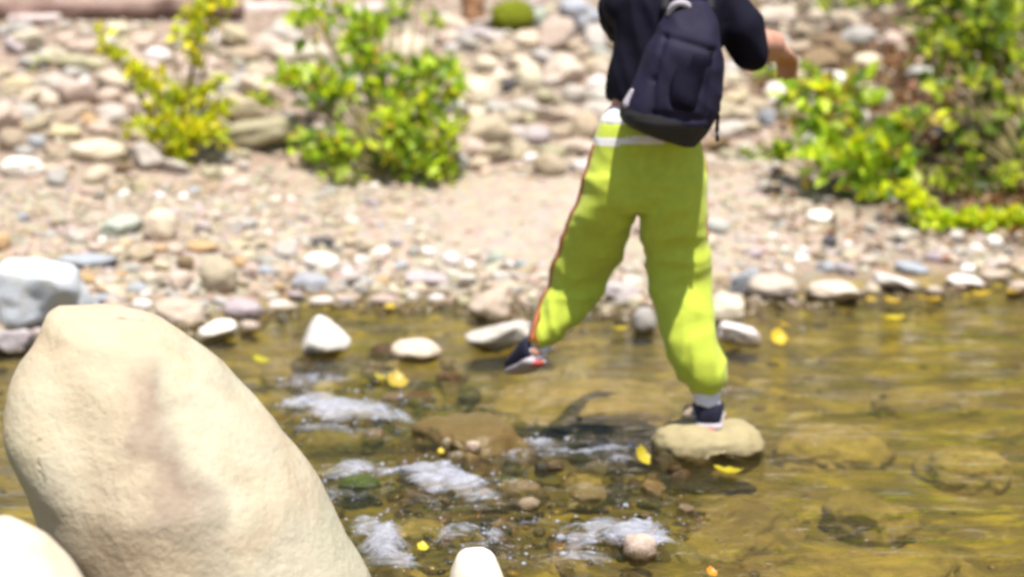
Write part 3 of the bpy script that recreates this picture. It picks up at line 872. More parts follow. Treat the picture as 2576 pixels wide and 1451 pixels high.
ZONES = [  # x0,x1,y0,y1,count,wmin,wmax,palette
 (0, 700, 96, 330, 46, 56, 125, 'TTCPPKYGL'), (0, 620, 330, 470, 18, 36, 80, 'TCPKGYL'), (650, 1250, 90, 420, 22, 50, 110, 'CPTKGP'),
 (1130, 1540, 60, 430, 38, 56, 118, 'GTPKLCT'), (0, 720, 470, 640, 16, 22, 54, 'TCPGKYB'), (180, 720, 590, 800, 34, 30, 80, 'POTCGKBT'),
 (720, 1300, 490, 620, 10, 18, 38, 'TCPGBKWM'), (680, 1320, 600, 770, 30, 30, 72, 'TPGBKWMC'), (1780, 2250, 380, 640, 30, 20, 40, 'CTPGKWY'), (1780, 2200, 20, 380, 34, 50, 110, 'TGTKNKT'),
 (2050, 2576, 60, 330, 12, 34, 64, 'TNTPL'), (1850, 2576, 590, 740, 28, 26, 70, 'PMKWBT'), (1560, 1640, 560, 800, 6, 24, 46, 'CPKT'),
]
nauto = 0
for (x0, x1, y0, y1, cnt, a, b, pal) in ZONES:
    made = tries = 0
    while made < cnt and tries < cnt * 14:
        tries += 1
        dx, dy = rnd.uniform(x0, x1), rnd.uniform(y0, y1)
        w_ = rnd.uniform(a, b); h_ = w_ * rnd.uniform(.5, .85)
        if 1150 < dx < 1500 and 420 < dy < 640 and rnd.random() < .93: continue
        if 440 < dy < 560 and rnd.random() < .6: continue
        if not free_spot(dx, dy, w_, h_, .46 if y1 <= 430 else .62): continue
        i = rnd.randrange(18)
        col = rnd.choice(pal)
        lab = auto_label(dx, dy, col, 'small' if w_ < 34 else ('middling' if w_ < 48 else 'larger'), PK[i])
        if lab is None: continue
        place_stone(dx, dy, w_, h_, col, PK[i], rnd.uniform(-20, 20), lab, name='river_cobble', group='cobbles strewn on the far bank', mesh=PROTO[i], seed=rnd.randrange(10**6))
        made += 1; nauto += 1
LAND_BANK = LAND
LAND = [(1185,1052,'the brown wet rock'), (1783,1128,'the stepping rock'), (800,1180,'the giant boulder'), (1195,1420,'the bottom egg boulder'), (816,845,'the white pyramid rock'),
        (1048,880,'the half oval rock'), (1606,1374,'the pinkish foam rock'), (905,1216,'the green algae stone'), (1830,1268,'the large drowned slab'), (1255,848,'the cream topped rock')]
nr = tries = 0
while nr < 64 and tries < 900:
    tries += 1
    if nr < 46: dx, dy = rnd.gauss(1320, 250), rnd.gauss(1230, 110)
    else: dx, dy = rnd.uniform(640, 1200), rnd.uniform(860, 1060)
    if dy > 1440 or dy < 850 or dx < 700 or dx > 1750: continue
    if dx < 560 + (dy - 900) * .75 + 90: continue
    if 1040 < dx < 1330 and 1000 < dy < 1110: continue
    w_ = rnd.uniform(26, 84)
    i = rnd.randrange(18)
    lab = auto_label(dx, dy, rnd.choice('NL'), 'small wet' if w_ < 45 else 'wet', PK[i])
    if lab is None: continue
    c = on_z(dx, dy); m = px(c.y); top = rnd.uniform(-.012, .022)
    o = bpy.data.objects.new('riffle_stone', PROTO[i]); COL.objects.link(o)
    hz = min(.045, w_ * m * .36); o.location = (c.x, c.y, top - hz); o.scale = (w_ * m / 2, w_ * m / 2 * rnd.uniform(.7, 1.1), hz); o.rotation_euler = (rnd.uniform(-.15, .15), rnd.uniform(-.15, .15), rnd.uniform(0, 6))
    o.color = (*jitter(rnd.choice([(.30, .21, .08), (.16, .12, .055), (.09, .085, .06), (.40, .30, .13), (.34, .30, .22), (.24, .15, .07), (.5, .42, .32)]), rnd, .1), 1)
    tag(o, lab, 'stone', 'wet stones in the riffle')
    nr += 1
LAND = LAND_BANK
print('riffle', nr, 'auto cobbles', nauto, 'named', len(STONES))

# ------------------------------------------------------------------ gravel (uncountable): one mesh of pebbles
def pebbles(name, spots, label, mat=None):
    bm = bmesh.new(); bmesh.ops.create_icosphere(bm, subdivisions=2, radius=1)
    bv = np.array([v.co[:] for v in bm.verts], dtype=np.float32); bf = np.array([[v.index for v in f.verts] for f in bm.faces]); bm.free()
    nv = len(bv); rs = np.random.RandomState(5)
    V = np.empty((len(spots), nv, 3), np.float32); C = np.empty((len(spots), nv, 3), np.float32)
    for i, (p, r, col) in enumerate(spots):
        s = np.array([r, r * rs.uniform(.6, .95), r * rs.uniform(.4, .75)])
        b = np.sign(bv) * np.abs(bv) ** rs.uniform(.75, 1.05)
        b = b * (1 + rs.uniform(-.13, .13, (nv, 1)))
        R = np.array(Euler((rs.uniform(-.4, .4), rs.uniform(-.4, .4), rs.uniform(0, 6.28))).to_matrix())
        V[i] = (b * s) @ R.T + np.array(p)
        C[i] = col
    Fc = (bf[None] + (np.arange(len(spots)) * nv)[:, None, None]).reshape(-1, 3)
    me = np_mesh(name, V.reshape(-1, 3), Fc); add_color(me, C.reshape(-1, 3))
    o = link(name, me, mat or M_PEBBLE)
    tag(o, label, 'gravel', kind='stuff')
    return o

spots = []
gp = 'TTCPGKTTCPBMYTLLPKTTLTNW'
tries = 0
while len(spots) < 23000 and tries < 200000:
    tries += 1
    X, Y = rnd.uniform(-6.6, 6.6), rnd.uniform(7.0, 16.8)
    s = Y - shore(X)
    if s < -.08 or s > 8: continue
    if abs(X) > .34 * Y + 1.4: continue
    dxp = W / 2 + X / px(Y)
    den = .85 if s < 2.9 else .26
    if s < .25: den = 1.0
    k = nz(X * .9, Y * .9, 31)
    den *= smooth(-.35, .25, k) * .8 + .25
    # bare silt
    if 1150 < dxp < 1620 and .9 < s < 2.7: den *= .10
    elif .9 < s < 2.7: den *= (1.25 if dxp < 1120 else .8)
    if 1950 < dxp < 2420 and .1 < s < .75: den *= .12
    if rnd.random() > den: continue
    fk = (.85 if dxp < 1120 else .65) if .9 < s < 2.7 else 1.0
    r = fk * min(.05, .009 + rnd.expovariate(1 / .0115)) * (1.0 if s < 3 else 1.25)
    spots.append(((X, Y, ground_z(X, Y) + r * .18), r, jitter(tuple(.55 * q + .45 * e for q, e in zip(PAL[rnd.choice(gp)], (.37, .305, .235))), rnd, .14)))
pebbles('bank_gravel', spots, 'fine mixed gravel spread over the far bank')

spots = []
for _ in range(7000):
    X, Y = rnd.uniform(-2.6, 2.6), rnd.uniform(4.1, 8.9)
    s = Y - shore(X)
    if s > .05 or abs(X) > .34 * Y + .2: continue
    dens = .06 + .9 * riffle(X, Y) ** 1.5 + (.3 if s > -.4 else 0)
    if rnd.random() > dens: continue
    r = min(.034, .008 + rnd.expovariate(1 / .009))
    c = rnd.choice([(.80, .58, .18), (.70, .50, .16), (.90, .70, .28), (.55, .42, .18), (.85, .66, .40), (.90, .72, .50), (.60, .48, .2), (.75, .48, .2)])
    kd = rnd.choice((.12, .25, .5, .75)); c = tuple(q * kd for q in c)
    spots.append(((X, Y, min(ground_z(X, Y) + r * .1, .004 - r * .5)), r, jitter(c, rnd, .15)))
pebbles('streambed_pebbles', spots, 'ochre pebbles lying on the bed of the stream')

# ------------------------------------------------------------------ foam
FOAM = [  # dx,dy,w,h,roll,lift,strength
 (790,1005,190,50,4,.03,.95), (880,1018,260,64,6,.035,1.05), (985,1040,150,36,8,.025,.8), (830,1070,230,40,0,.012,.6), (800,945,190,36,0,.012,.5), (740,960,110,30,0,.015,.45),
 (890,1180,170,40,-3,.03,.85), (1000,1180,150,40,0,.03,.8), (1080,1188,150,60,10,.04,1.0), (1150,1205,150,66,14,.04,1.1), (1220,1236,110,40,20,.02,.8), (860,1240,160,30,0,.01,.4),
 (965,1355,120,90,8,.05,1.25), (925,1318,90,40,0,.03,.7), (1010,1400,80,50,20,.02,.6), (1165,1335,150,44,-25,.02,.75), (1240,1345,60,60,0,.02,.7), (1200,1375,150,34,8,.012,.6),
 (1560,1330,250,70,8,.045,1.0), (1470,1350,170,44,0,.02,.7), (1640,1345,110,40,14,.02,.7), (1440,1395,220,34,0,.012,.55),
 (1365,1112,80,40,0,.02,.9), (1530,1118,140,50,10,.02,.7), (1450,1130,190,36,0,.015,.6), (1560,1150,80,36,0,.02,.6), (1300,1140,90,30,0,.015,.5), (1370,1300,160,30,0,.010,.4), (1290,1200,120,26,0,.01,.4),
]
def foam():
    V = []; Fc = []; A = []
    for fi, (dx, dy, w_, h_, roll, lift, st) in enumerate(FOAM):
        c = on_z(dx, dy + h_ * .15, .01); m = px(c.y)
        hw = w_ * m / 2 * 1.4; hd = max(.07, h_ * m * 2.3)
        nx, ny = 46, 34
        base = len(V); ro = RAD(roll)
        for j in range(ny):
            for i in range(nx):
                u, v = i / (nx - 1) * 2 - 1, j / (ny - 1) * 2 - 1
                X = c.x + hw * u
                Y = c.y + hd * v + hw * u * math.tan(ro) * -1.4
                rr = math.sqrt(u * u + v * v)
                fall = smooth(1.0, .25, rr + .25 * nz(X * 9, Y * 9, fi))
                z = water_z(X, Y) + .004 + fall * (lift * (.55 + .8 * nz(X * 8, Y * 11, fi + 3)) + .012 * abs(nz(X * 22, Y * 26, fi)) + .005 * nz(X * 50, Y * 50, fi))
                V.append((X, Y, z)); A.append(fall * st)
        for j in range(ny - 1):
            for i in range(nx - 1):
                q = base + j * nx + i
                Fc.append((q, q + 1, q + nx + 1, q + nx))
    # beads and splashes thrown up where the water breaks
    bm = bmesh.new(); bmesh.ops.create_icosphere(bm, subdivisions=1, radius=1)
    bv = [v.co.copy() for v in bm.verts]; bf = [[v.index for v in f.verts] for f in bm.faces]; bm.free()
    T = []
    for f_ in Fc: T += [(f_[0], f_[1], f_[2]), (f_[0], f_[2], f_[3])]
    rb = random.Random(4)
    for (dx, dy, w_, h_, roll, lift, st) in FOAM:
        for _ in range(int(w_ * .16 * st)):
            c = on_z(dx + rb.gauss(0, w_ * .42), dy + rb.gauss(0, h_ * .5), .01)
            r = .0012 + rb.expovariate(1 / .0013); c.z = water_z(c.x, c.y) + rb.uniform(0, .03)
            b0 = len(V)
            for v in bv: V.append((c.x + v.x * r * 1.5, c.y + v.y * r, c.z + v.z * r)); A.append(1.6)
            for q in bf: T.append((b0 + q[0], b0 + q[1], b0 + q[2]))
    Fc = T
    me = np_mesh('white_water', V, Fc)
    a = me.attributes.new('foam', 'FLOAT', 'POINT'); a.data.foreach_set('value', np.array(A, np.float32))
    o = link('white_water_foam', me, foam_mat())
    tag(o, 'broken white foam where the stream runs over stones', 'foam', kind='stuff')
foam()

# ------------------------------------------------------------------ leaves and plants
def leaf_block(pos, dirs, ups, lens, wids, cols, fold=.25):
    """vectorised folded leaves: base, left, right, tip."""
    n_ = len(pos)
    d = dirs / np.linalg.norm(dirs, axis=1, keepdims=True)
    s = np.cross(d, ups); s /= np.linalg.norm(s, axis=1, keepdims=True) + 1e-6
    u = np.cross(s, d)
    L = lens[:, None]; Wd = wids[:, None]
    V = np.empty((n_, 6, 3), np.float32)
    V[:, 0] = pos
    V[:, 1] = pos + d * L * .35 + s * Wd * .5 + u * Wd * fold
    V[:, 2] = pos + d * L * .72 + s * Wd * .38 + u * Wd * fold * .6
    V[:, 3] = pos + d * L - u * L * .10
    V[:, 4] = pos + d * L * .72 - s * Wd * .38 + u * Wd * fold * .6
    V[:, 5] = pos + d * L * .35 - s * Wd * .5 + u * Wd * fold
    b = (np.arange(n_) * 6)[:, None]
    Fc = np.concatenate([b + np.array([[0, 1, 2, 3]]), b + np.array([[0, 3, 4, 5]])])
    C = np.repeat(cols[:, None, :], 6, axis=1)
    return V.reshape(-1, 3), Fc, C.reshape(-1, 3)

GREENS = np.array([(.34, .42, .030), (.27, .38, .03), (.42, .45, .025), (.16, .26, .02), (.32, .40, .07), (.10, .18, .02), (.30, .40, .03), (.07, .12, .02), (.33, .25, .07)])
YGREENS = np.array([(.42, .42, .015), (.36, .38, .015), (.30, .36, .015), (.48, .43, .02), (.24, .30, .015)])
DGREENS = np.array([(.10, .15, .02), (.20, .26, .02), (.07, .11, .015), (.27, .32, .03), (.05, .08, .012), (.32, .36, .04)])

def plant(name, label, base_d, clumps, pal, leaf=(.05, .03), upb=.3, seed=1, cat='shrub', group=None, Y=None, thick=.008, depth=1.0, stems=True, spread=1.0, dens=.62):
    """clumps: (dx, dy, rpx, leaves, dY). Stems rise from the base to each clump, leaves fill the clump volume."""
    rs = np.random.RandomState(seed)
    B = hit(*base_d)
    if Y: B = Vector((at(base_d[0], base_d[1], Y).x, Y, ground_z(at(base_d[0], base_d[1], Y).x, Y)))
    root = empty(name, B)
    tag(root, label, cat, group)
    P = []; D = []; twigs = []
    for (dx, dy, rp, cnt, dY) in clumps:
        cnt = max(6, int(cnt * dens * (.32 if name == 'dark_bush' and dy > 200 else 1))); rp *= 1.22
        c = at(dx, dy, B.y + dY); r = rp * px(c.y)
        c.z = max(c.z, ground_z(c.x, c.y) + .3 * r)
        ctr = np.array(c)
        k = rs.normal(0, 1, (cnt, 3)); k /= np.linalg.norm(k, axis=1, keepdims=True)
        rad = rs.uniform(.05, 1, (cnt, 1)) ** .6
        pos = ctr + k * rad * r * np.array([1, depth, .95])
        # leaves sit along short twigs: snap to a few twig lines
        nt = max(3, cnt // 14)
        tips = rs.normal(0, 1, (nt, 3)); tips /= np.linalg.norm(tips, axis=1, keepdims=True)
        tips[:, 2] = np.abs(tips[:, 2]) * .8 + tips[:, 2] * .2
        tips = ctr + tips * r * rs.uniform(.6, 1.05, (nt, 1)) * np.array([1, depth, 1])
        which = rs.randint(0, nt, cnt); tt = rs.uniform(.05, 1, (cnt, 1))
        on = ctr + (tips[which] - ctr) * tt + rs.normal(0, r * .13 * spread, (cnt, 3))
        sel = rs.uniform(size=(cnt, 1)) < .7
        pos = np.where(sel, on, pos)
        dirs = (pos - ctr) + rs.normal(0, r * .8, (cnt, 3)); dirs[:, 2] += upb * r
        P.append(pos); D.append(dirs)
        twigs.append((c, [Vector(t) for t in tips[:10]]))
    P = np.concatenate(P); D = np.concatenate(D); n_ = len(P)
    gz = np.array([ground_z(p[0], p[1]) for p in P]) + .008
    P[:, 2] = np.maximum(P[:, 2], gz)
    ups = rs.normal(0, .55, (n_, 3)) + np.array([.15, -.25, .9])
    sz = rs.uniform(.45, 1.45, n_)
    cols = pal[rs.randint(0, len(pal), n_)] * rs.uniform(.7, 1.3, (n_, 1)) * 1.68
    V, Fc, C = leaf_block(P, D, ups, leaf[0] * sz, leaf[1] * sz * rs.uniform(.8, 1.2, n_), cols)
    me = np_mesh('leaves', V, Fc); add_color(me, C)
    link('leaves', me, M_LEAF, root)
    if stems:
        bm = bmesh.new()
        def tb(a, b, r0, r1, bend):
            n2 = 7; pts = []
            for i in range(n2):
                t = i / (n2 - 1)
                p = a.lerp(b, t); p.z += bend * math.sin(t * math.pi); pts.append(p)
            rings = []
            for i, p in enumerate(pts):
                dd = (pts[min(i + 1, n2 - 1)] - pts[max(0, i - 1)]).normalized()
                u = dd.orthogonal().normalized(); v = dd.cross(u)
                rr = r0 + (r1 - r0) * i / (n2 - 1)
                rings.append([bm.verts.new(p + u * rr * math.cos(q * math.pi / 3) + v * rr * math.sin(q * math.pi / 3)) for q in range(6)])
            for x, y in zip(rings[:-1], rings[1:]):
                for q in range(6): bm.faces.new((x[q], x[(q + 1) % 6], y[(q + 1) % 6], y[q]))
        for (c, tips) in twigs:
            j = Vector((rs.uniform(-.02, .02), rs.uniform(-.02, .02), -.02))
            tb(B + j, c, thick, thick * .5, .03)
            for t in tips: tb(c, t, thick * .4, thick * .15, .01)
        ms = bpy.data.meshes.new('stems'); bm.to_mesh(ms); bm.free()
        link('stem', ms, M_STEM, root)
    return root

# left sapling
plant('sapling', 'yellow green leafy sapling with one upright and one drooping arm', (440, 412), [
 (520,-15,45,130,.12),(545,10,30,60,.1),(512,40,42,120,.12),(500,80,36,100,.1),(490,118,30,80,.08),(482,152,22,50,.06),(440,90,14,18,.08),(560,25,24,30,.1),
 (250,92,20,34,-.05),(275,125,22,46,-.05),(302,152,24,60,-.04),(332,178,24,60,-.03),(362,202,26,60,-.02),(390,226,32,70,0),
 (425,252,50,150,0),(470,262,50,130,.05),(520,250,46,80,.1),(555,210,22,24,.12),(440,300,58,190,-.02),(500,310,52,140,.05),(555,290,38,70,.1),
 (370,320,40,110,-.08),(420,345,52,150,-.06),(480,350,48,150,0),(540,340,44,110,.05),(440,392,30,80,-.02),(455,410,20,30,-.02),(580,260,26,26,.1)],
 YGREENS, (.070, .034), .35, 3, 'sapling', thick=.010, dens=.42)
# middle bush
plant('leafy_bush', 'big bright green bush with several stems in the middle of the bank', (985, 452), [
 (790,20,50,110,.5),(760,60,34,70,.45),(810,75,46,100,.45),(860,35,44,70,.5),(900,70,46,130,.4),(930,95,48,140,.35),(895,120,44,120,.35),(960,75,36,60,.4),(1010,18,32,40,.5),(1050,8,32,44,.5),(1085,65,22,30,.4),(985,30,30,40,.4),
 (925,150,50,140,.3),(960,170,44,110,.3),(905,185,40,90,.25),
 (735,210,46,120,.1),(780,215,48,140,.1),(830,215,50,150,.1),(800,250,42,80,.08),(870,240,46,110,.1),(720,190,26,40,.1),(850,270,40,60,.1),
 (960,230,56,130,.25),(930,280,46,90,.25),(970,320,50,110,.25),
 (1030,210,56,190,.05),(1085,190,56,170,.05),(1130,180,42,100,.05),(1010,270,56,190,0),(1070,260,60,200,0),(1125,250,52,140,.02),
 (1000,340,54,170,-.05),(1060,335,60,210,-.05),(1120,330,48,150,-.03),(1010,400,50,150,-.08),(1070,400,56,190,-.08),(1120,400,40,130,-.05),(1090,440,44,120,-.08),(1130,435,26,50,-.05),
 (790,370,44,120,-.05),(840,375,48,150,-.06),(880,385,36,90,-.05),(800,410,32,60,-.08),(850,415,32,50,-.08),(770,350,24,30,-.04)],
 GREENS, (.085, .046), .45, 5, 'bush', thick=.012, dens=.31)
# right bank
plant('leafy_shrub', 'sunlit bright shrub spreading down the right bank', (2230, 505), [
 (1985,235,34,60,.35),(2020,240,40,90,.35),(2060,232,46,120,.35),(2110,235,50,150,.3),(2155,245,40,90,.3),(1975,270,30,50,.3),(2060,275,44,110,.28),(2120,280,44,110,.25),(2170,270,34,60,.25),(2000,300,28,34,.28),
 (2010,340,32,40,.2),(2090,335,40,80,.2),(2150,330,46,120,.18),(2200,345,48,130,.15),(2260,330,44,110,.15),(2300,320,34,60,.15),(2330,300,28,40,.15),
 (1975,385,34,60,.1),(2040,385,44,110,.1),(2100,385,46,130,.1),(2160,390,50,150,.08),(2215,395,48,140,.05),(1940,400,24,30,.1),(2060,430,36,70,.05),(2120,430,44,110,.03),(2180,440,48,140,.02),(2235,450,46,130,0),(2280,420,40,80,.02),
 (2170,480,38,80,-.02),(2220,500,40,90,-.03),(2130,470,28,40,0)],
 GREENS, (.105, .066), .25, 8, 'shrub', thick=.008, dens=.19)
plant('trailing_branch', 'bright leafy branch trailing down to the right waterline', (2360, 560), [
 (2265,480,28,50,0),(2290,505,30,70,-.05),(2310,530,30,70,-.08),(2335,550,32,70,-.1),(2370,555,34,80,-.1),(2410,560,34,80,-.12),(2450,560,34,80,-.12),(2490,575,36,80,-.12),(2530,590,36,80,-.12),(2570,600,36,80,-.1),
 (2360,590,28,50,-.1),(2420,600,26,40,-.12),(2480,615,28,40,-.12),(2540,620,26,40,-.1),(2610,610,36,60,-.1)],
 np.concatenate([YGREENS[:3], GREENS[:3]]), (.06, .036), .1, 12, 'branch', thick=.006)
plant('dark_bush', 'large dark green bush rising at the right picture edge', (2600, 470), [
 (2300,20,80,150,.9),(2380,30,84,190,.9),(2460,20,90,210,.9),(2550,20,90,200,.8),(2350,85,70,130,.7),(2430,95,84,200,.7),(2510,90,84,200,.6),(2580,90,70,160,.6),(2320,130,46,60,.6),(2390,150,60,110,.5),(2460,160,76,170,.5),(2540,165,80,190,.45),
 (2420,220,56,90,.4),(2490,230,66,110,.35),(2560,235,66,130,.3),(2360,225,40,44,.4),(2440,290,52,70,.25),(2520,300,60,90,.2),(2590,310,60,110,.2),(2400,330,44,56,.15),(2480,360,56,90,.1),(2560,380,60,110,.05),
 (2380,400,46,70,.05),(2450,420,50,90,0),(2530,440,56,100,-.05),(2340,430,36,44,.05),(2410,470,44,70,-.02),(2490,490,50,90,-.05),(2570,500,50,100,-.08),(2330,480,30,34,0),(2380,520,34,40,-.05),(2450,530,40,56,-.08),(2540,540,44,66,-.08),
 (2680,120,110,260,.4),(2680,300,110,260,.2),(2680,480,90,200,0)],
 DGREENS, (.105, .066), .15, 17, 'bush', thick=.016, dens=.27)
plant('upslope_bush', 'olive leafed bush at the top right above the hiker\'s arm', (2130, 30), [
 (2080,0,40,60,.1),(2130,-10,50,80,.1),(2190,0,50,80,.1),(2240,10,46,70,.1),(2170,40,28,30,.05),(2230,45,30,34,.05),(2060,30,18,18,.05),(1830,-5,26,26,.2)],
 DGREENS * 1.5, (.075, .045), .3, 21, 'bush', thick=.008)
for i, (b, cl, lab) in enumerate([
 ((1960, 212), [(1905,195,26,36,0),(1940,198,28,50,0),(1985,195,30,60,0),(2020,185,30,60,0),(2035,205,20,26,0)], 'low green sprig under the hiker\'s right hand'),
 ((655, 292), [(640,250,26,50,0),(665,250,28,50,0),(655,275,28,40,0),(690,260,16,16,0)], 'soft green tuft left of the middle bush'),
 ((90, 178), [(85,165,18,20,0),(110,150,14,12,0)], 'tiny green sprig on the left slope'),
 ((905, 470), [(890,458,22,18,0),(925,465,20,16,0)], 'yellow green seedling in front of the middle bush'),
 ((1880, 400), [(1870,385,22,24,0),(1895,395,18,18,0)], 'small green seedling right of the trouser hip'),
 ((1690, 0), [(1240,-20,30,20,0)], None)]):
    if lab: plant('green_sprig', lab, b, cl, GREENS, (.045, .02), .6, 40 + i, 'plant', group='small sprigs on the bank', thick=.004)

# leaf litter under the right hand bushes
def litter():
    rs = np.random.RandomState(77); P = []; 
    while len(P) < 4200:
        dx, dy = rs.uniform(1900, 2700), rs.uniform(0, 600)
        if dy > 200 + (dx - 1900) * .55 and rs.uniform() < .9: continue
        Y = np.interp(dy, [0, 600], [14.5, 9.6]) + rs.normal(0, .2)
        X = at(dx, dy, Y).x
        P.append((X, Y, ground_z(X, Y) + .012 + rs.uniform(0, .02)))
    P = np.array(P); n_ = len(P)
    cols = np.array([(.16, .09, .04), (.24, .15, .07), (.10, .06, .03), (.32, .20, .09), (.28, .11, .05)])[rs.randint(0, 5, n_)]
    D = rs.normal(0, 1, (n_, 3)); D[:, 2] *= .25
    V, Fc, C = leaf_block(P, D, np.tile([[.1, -.1, 1.0]], (n_, 1)) + rs.normal(0, .3, (n_, 3)), rs.uniform(.05, .09, n_), rs.uniform(.03, .05, n_), cols)
    me = np_mesh('leaf_litter', V, Fc); add_color(me, C)
    tag(link('leaf_litter', me, M_YLEAF), 'brown dead leaves under the bushes on the right bank', 'leaf litter', kind='stuff')
litter()

# fallen leaves on the water and stones
def fallen(dx, dy, size_px, col, label, rot=0.0, lift=.012, tilt=.3, n_=1):
    c = on_z(dx, dy, lift); L = size_px * .64 * px(c.y)
    bm = bmesh.new()
    # lobed leaf outline, cupped
    out = []
    for k in range(40):
        th = 2 * math.pi * k / 40
        r = .5 * (1 + .07 * math.cos(5 * th + rot) + .06 * math.cos(9 * th + 1) + .12 * math.cos(th))
        out.append((r * math.cos(th) * L, r * math.sin(th) * L * 1.25))
    ctr = bm.verts.new((0, 0, 0)); ring = []; mid = []
    for (x, y) in out:
        ring.append(bm.verts.new((x, y, .62 * (x * x + y * y) / L + .012 * L * math.sin(3 * math.atan2(y, x)))))
        mid.append(bm.verts.new((x * .5, y * .5, .09 * (x * x + y * y) / L)))
    for k in range(40):
        k2 = (k + 1) % 40
        bm.faces.new((ctr, mid[k], mid[k2])); bm.faces.new((mid[k], ring[k], ring[k2], mid[k2]))
    me = bpy.data.meshes.new('leaf_blade'); bm.to_mesh(me); bm.free()
    add_color(me, np.tile(np.array([col]), (len(me.vertices), 1)))
    o = link('fallen_leaf', me, M_YLEAF); o.location = c
    o.rotation_euler = (tilt, .1, rot)
    tag(o, label, 'leaf', 'yellow leaves fallen in the stream')
YL = (.46, .34, .05)
fallen(995,962,80,YL,'large yellow leaf floating in front of the cream half oval rock', .4, .02, .5)
fallen(955,950,42,(.45,.40,.03),'smaller greenish yellow leaf left of the large floating leaf', 1.2, .012, .2)
fallen(1955,850,62,(.66,.46,.03),'large golden leaf beside the white pointed stone', .2, .03, .8)
fallen(1972,818,34,(.60,.42,.03),'small yellow leaf just above the large golden leaf', 1.4, .02, .3)
fallen(2245,806,80,(.60,.48,.03),'yellow leaf floating near the right shore', 2.0, .012, .05)
fallen(1612,1148,66,(.50,.40,.03),'yellow leaf stuck at the left side of the stepping rock', .8, .03, .9)
fallen(1061,1377,44,(.66,.50,.03),'yellow leaf left of the bottom cream boulder', .3, .02, .4)
fallen(1788,1440,42,(.72,.26,.02),'orange leaf at the bottom edge of the stream', .5, .02, .5)
fallen(655,910,60,(.42,.38,.03),'greenish yellow leaf right of the giant boulder shoulder', 1.0, .012, .2)
fallen(1830,1190,90,(.44,.36,.02),'dull yellow leaf under the stepping rock', 1.5, .01, .1)
fallen(1560,830,56,(.52,.42,.04),'yellow leaf floating between the two legs', 1.9, .01, .05)
fallen(1108,1135,26,(.60,.44,.03),'tiny yellow leaf at the brown wet rock', .2, .02, .5)
fallen(980,775,46,(.60,.44,.04),'yellow leaf at the waterline under the long pink stone', .1, .012, .1)
for i,(a,b,s) in enumerate([(2190,756,40),(2246,760,56),(2318,752,44),(2352,758,60),(2436,746,36),(2470,741,62),(2545,735,50)]):
    fallen(a,b,s,(.56,.38,.04),'yellow leaf in the row washed along the right shoreline', i*.9, .012, .08)

# ------------------------------------------------------------------ the hiker
PY = 5.66
def B(dx, dy, dY=0.0):
    return at(dx, dy, PY + dY)

def ring_loft(bm, rings, seg=40, ee=2.3, caps=True):
    """rings: (centre, half width along X, half depth along Y, tilt vector z-lift per x)"""
    vs = []
    for (c, hw, hd, tilt) in rings:
        row = []
        for k in range(seg):
            th = 2 * math.pi * k / seg
            a, b = math.cos(th), math.sin(th)
            m = (abs(a) ** ee + abs(b) ** ee) ** (-1 / ee)
            row.append(bm.verts.new(c + Vector((hw * a * m, hd * b * m, tilt * hw * a * m))))
        vs.append(row)
    for r0, r1 in zip(vs[:-1], vs[1:]):
        for k in range(seg):
            bm.faces.new((r0[k], r0[(k + 1) % seg], r1[(k + 1) % seg], r1[k]))
    if caps:
        bm.faces.new(vs[0][::-1]); bm.faces.new(vs[-1])

def capsule(bm, a, b, ra, rb, n_=None, sub=2):
    L = (b - a).length
    n_ = n_ or max(2, int(L / (min(ra, rb) * .45)) + 1)
    for i in range(n_):
        t = i / (n_ - 1)
        mat_ = Matrix.Translation(a.lerp(b, t)) @ Matrix.Scale(ra + (rb - ra) * t, 4)
        bmesh.ops.create_icosphere(bm, subdivisions=sub, radius=1, matrix=mat_)

def remeshed(name, bm, voxel, smooth_n=6):
    bmesh.ops.recalc_face_normals(bm, faces=bm.faces)
    me = bpy.data.meshes.new(name + '_raw'); bm.to_mesh(me); bm.free()
    o = bpy.data.objects.new(name + '_raw', me); COL.objects.link(o)
    r = o.modifiers.new('r', 'REMESH'); r.mode = 'VOXEL'; r.voxel_size = voxel
    if smooth_n:
        s = o.modifiers.new('s', 'SMOOTH'); s.iterations = smooth_n; s.factor = .5
    dg = bpy.context.evaluated_depsgraph_get(); dg.update()
    out = bpy.data.meshes.new_from_object(o.evaluated_get(dg))
    bpy.data.objects.remove(o); bpy.data.meshes.remove(me)
    out.name = name
    return out

def displace(me, fn):
    n_ = len(me.vertices)
    co_ = np.empty(n_ * 3, np.float32); me.vertices.foreach_get('co', co_); co_ = co_.reshape(-1, 3)
    no = np.empty(n_ * 3, np.float32); me.vertices.foreach_get('normal', no); no = no.reshape(-1, 3)
    for i in range(n_):
        co_[i] += no[i] * fn(co_[i], no[i])
    me.vertices.foreach_set('co', co_.ravel()); me.update()

ORIGIN = B(1790, 1084)
hiker = empty('person', ORIGIN)
tag(hiker, 'person seen from behind in lime trousers and dark t-shirt, stepping across the stream', 'person')

M_SKIN = plain('skin', (.52, .27, .19), .55, 60, .15, .12, .35)
M_LIME = plain('lime_cloth', (.49, .58, .06), .75, 300, .25, .10, .2, .15)
M_ORANGE = plain('orange_piping', (.95, .40, .19), .75, 300, .2, .1)
M_WHITE = plain('white_cloth', (.82, .80, .80), .8, 300, .2, .06)
M_SHIRT = plain('dark_navy_cloth', (.007, .0065, .016), .85, 250, .3, .2, .15)
M_PACK = plain('navy_pack_cloth', (.014, .012, .032), .72, 260, .4, .2, .2)
M_PACKB = plain('grey_pack_base', (.03, .029, .031), .75, 200, .4, .15, .3)
M_BLACK = plain('black_webbing', (.012, .012, .016), .7, 300, .4)
M_LOOP = plain('pale_grey_webbing', (.42, .39, .44), .7, 300, .3)
M_SHOE = plain('navy_shoe_mesh', (.018, .018, .040), .75, 200, .4)
M_SOLE = plain('grey_sole', (.42, .38, .40), .6, 90, .2)
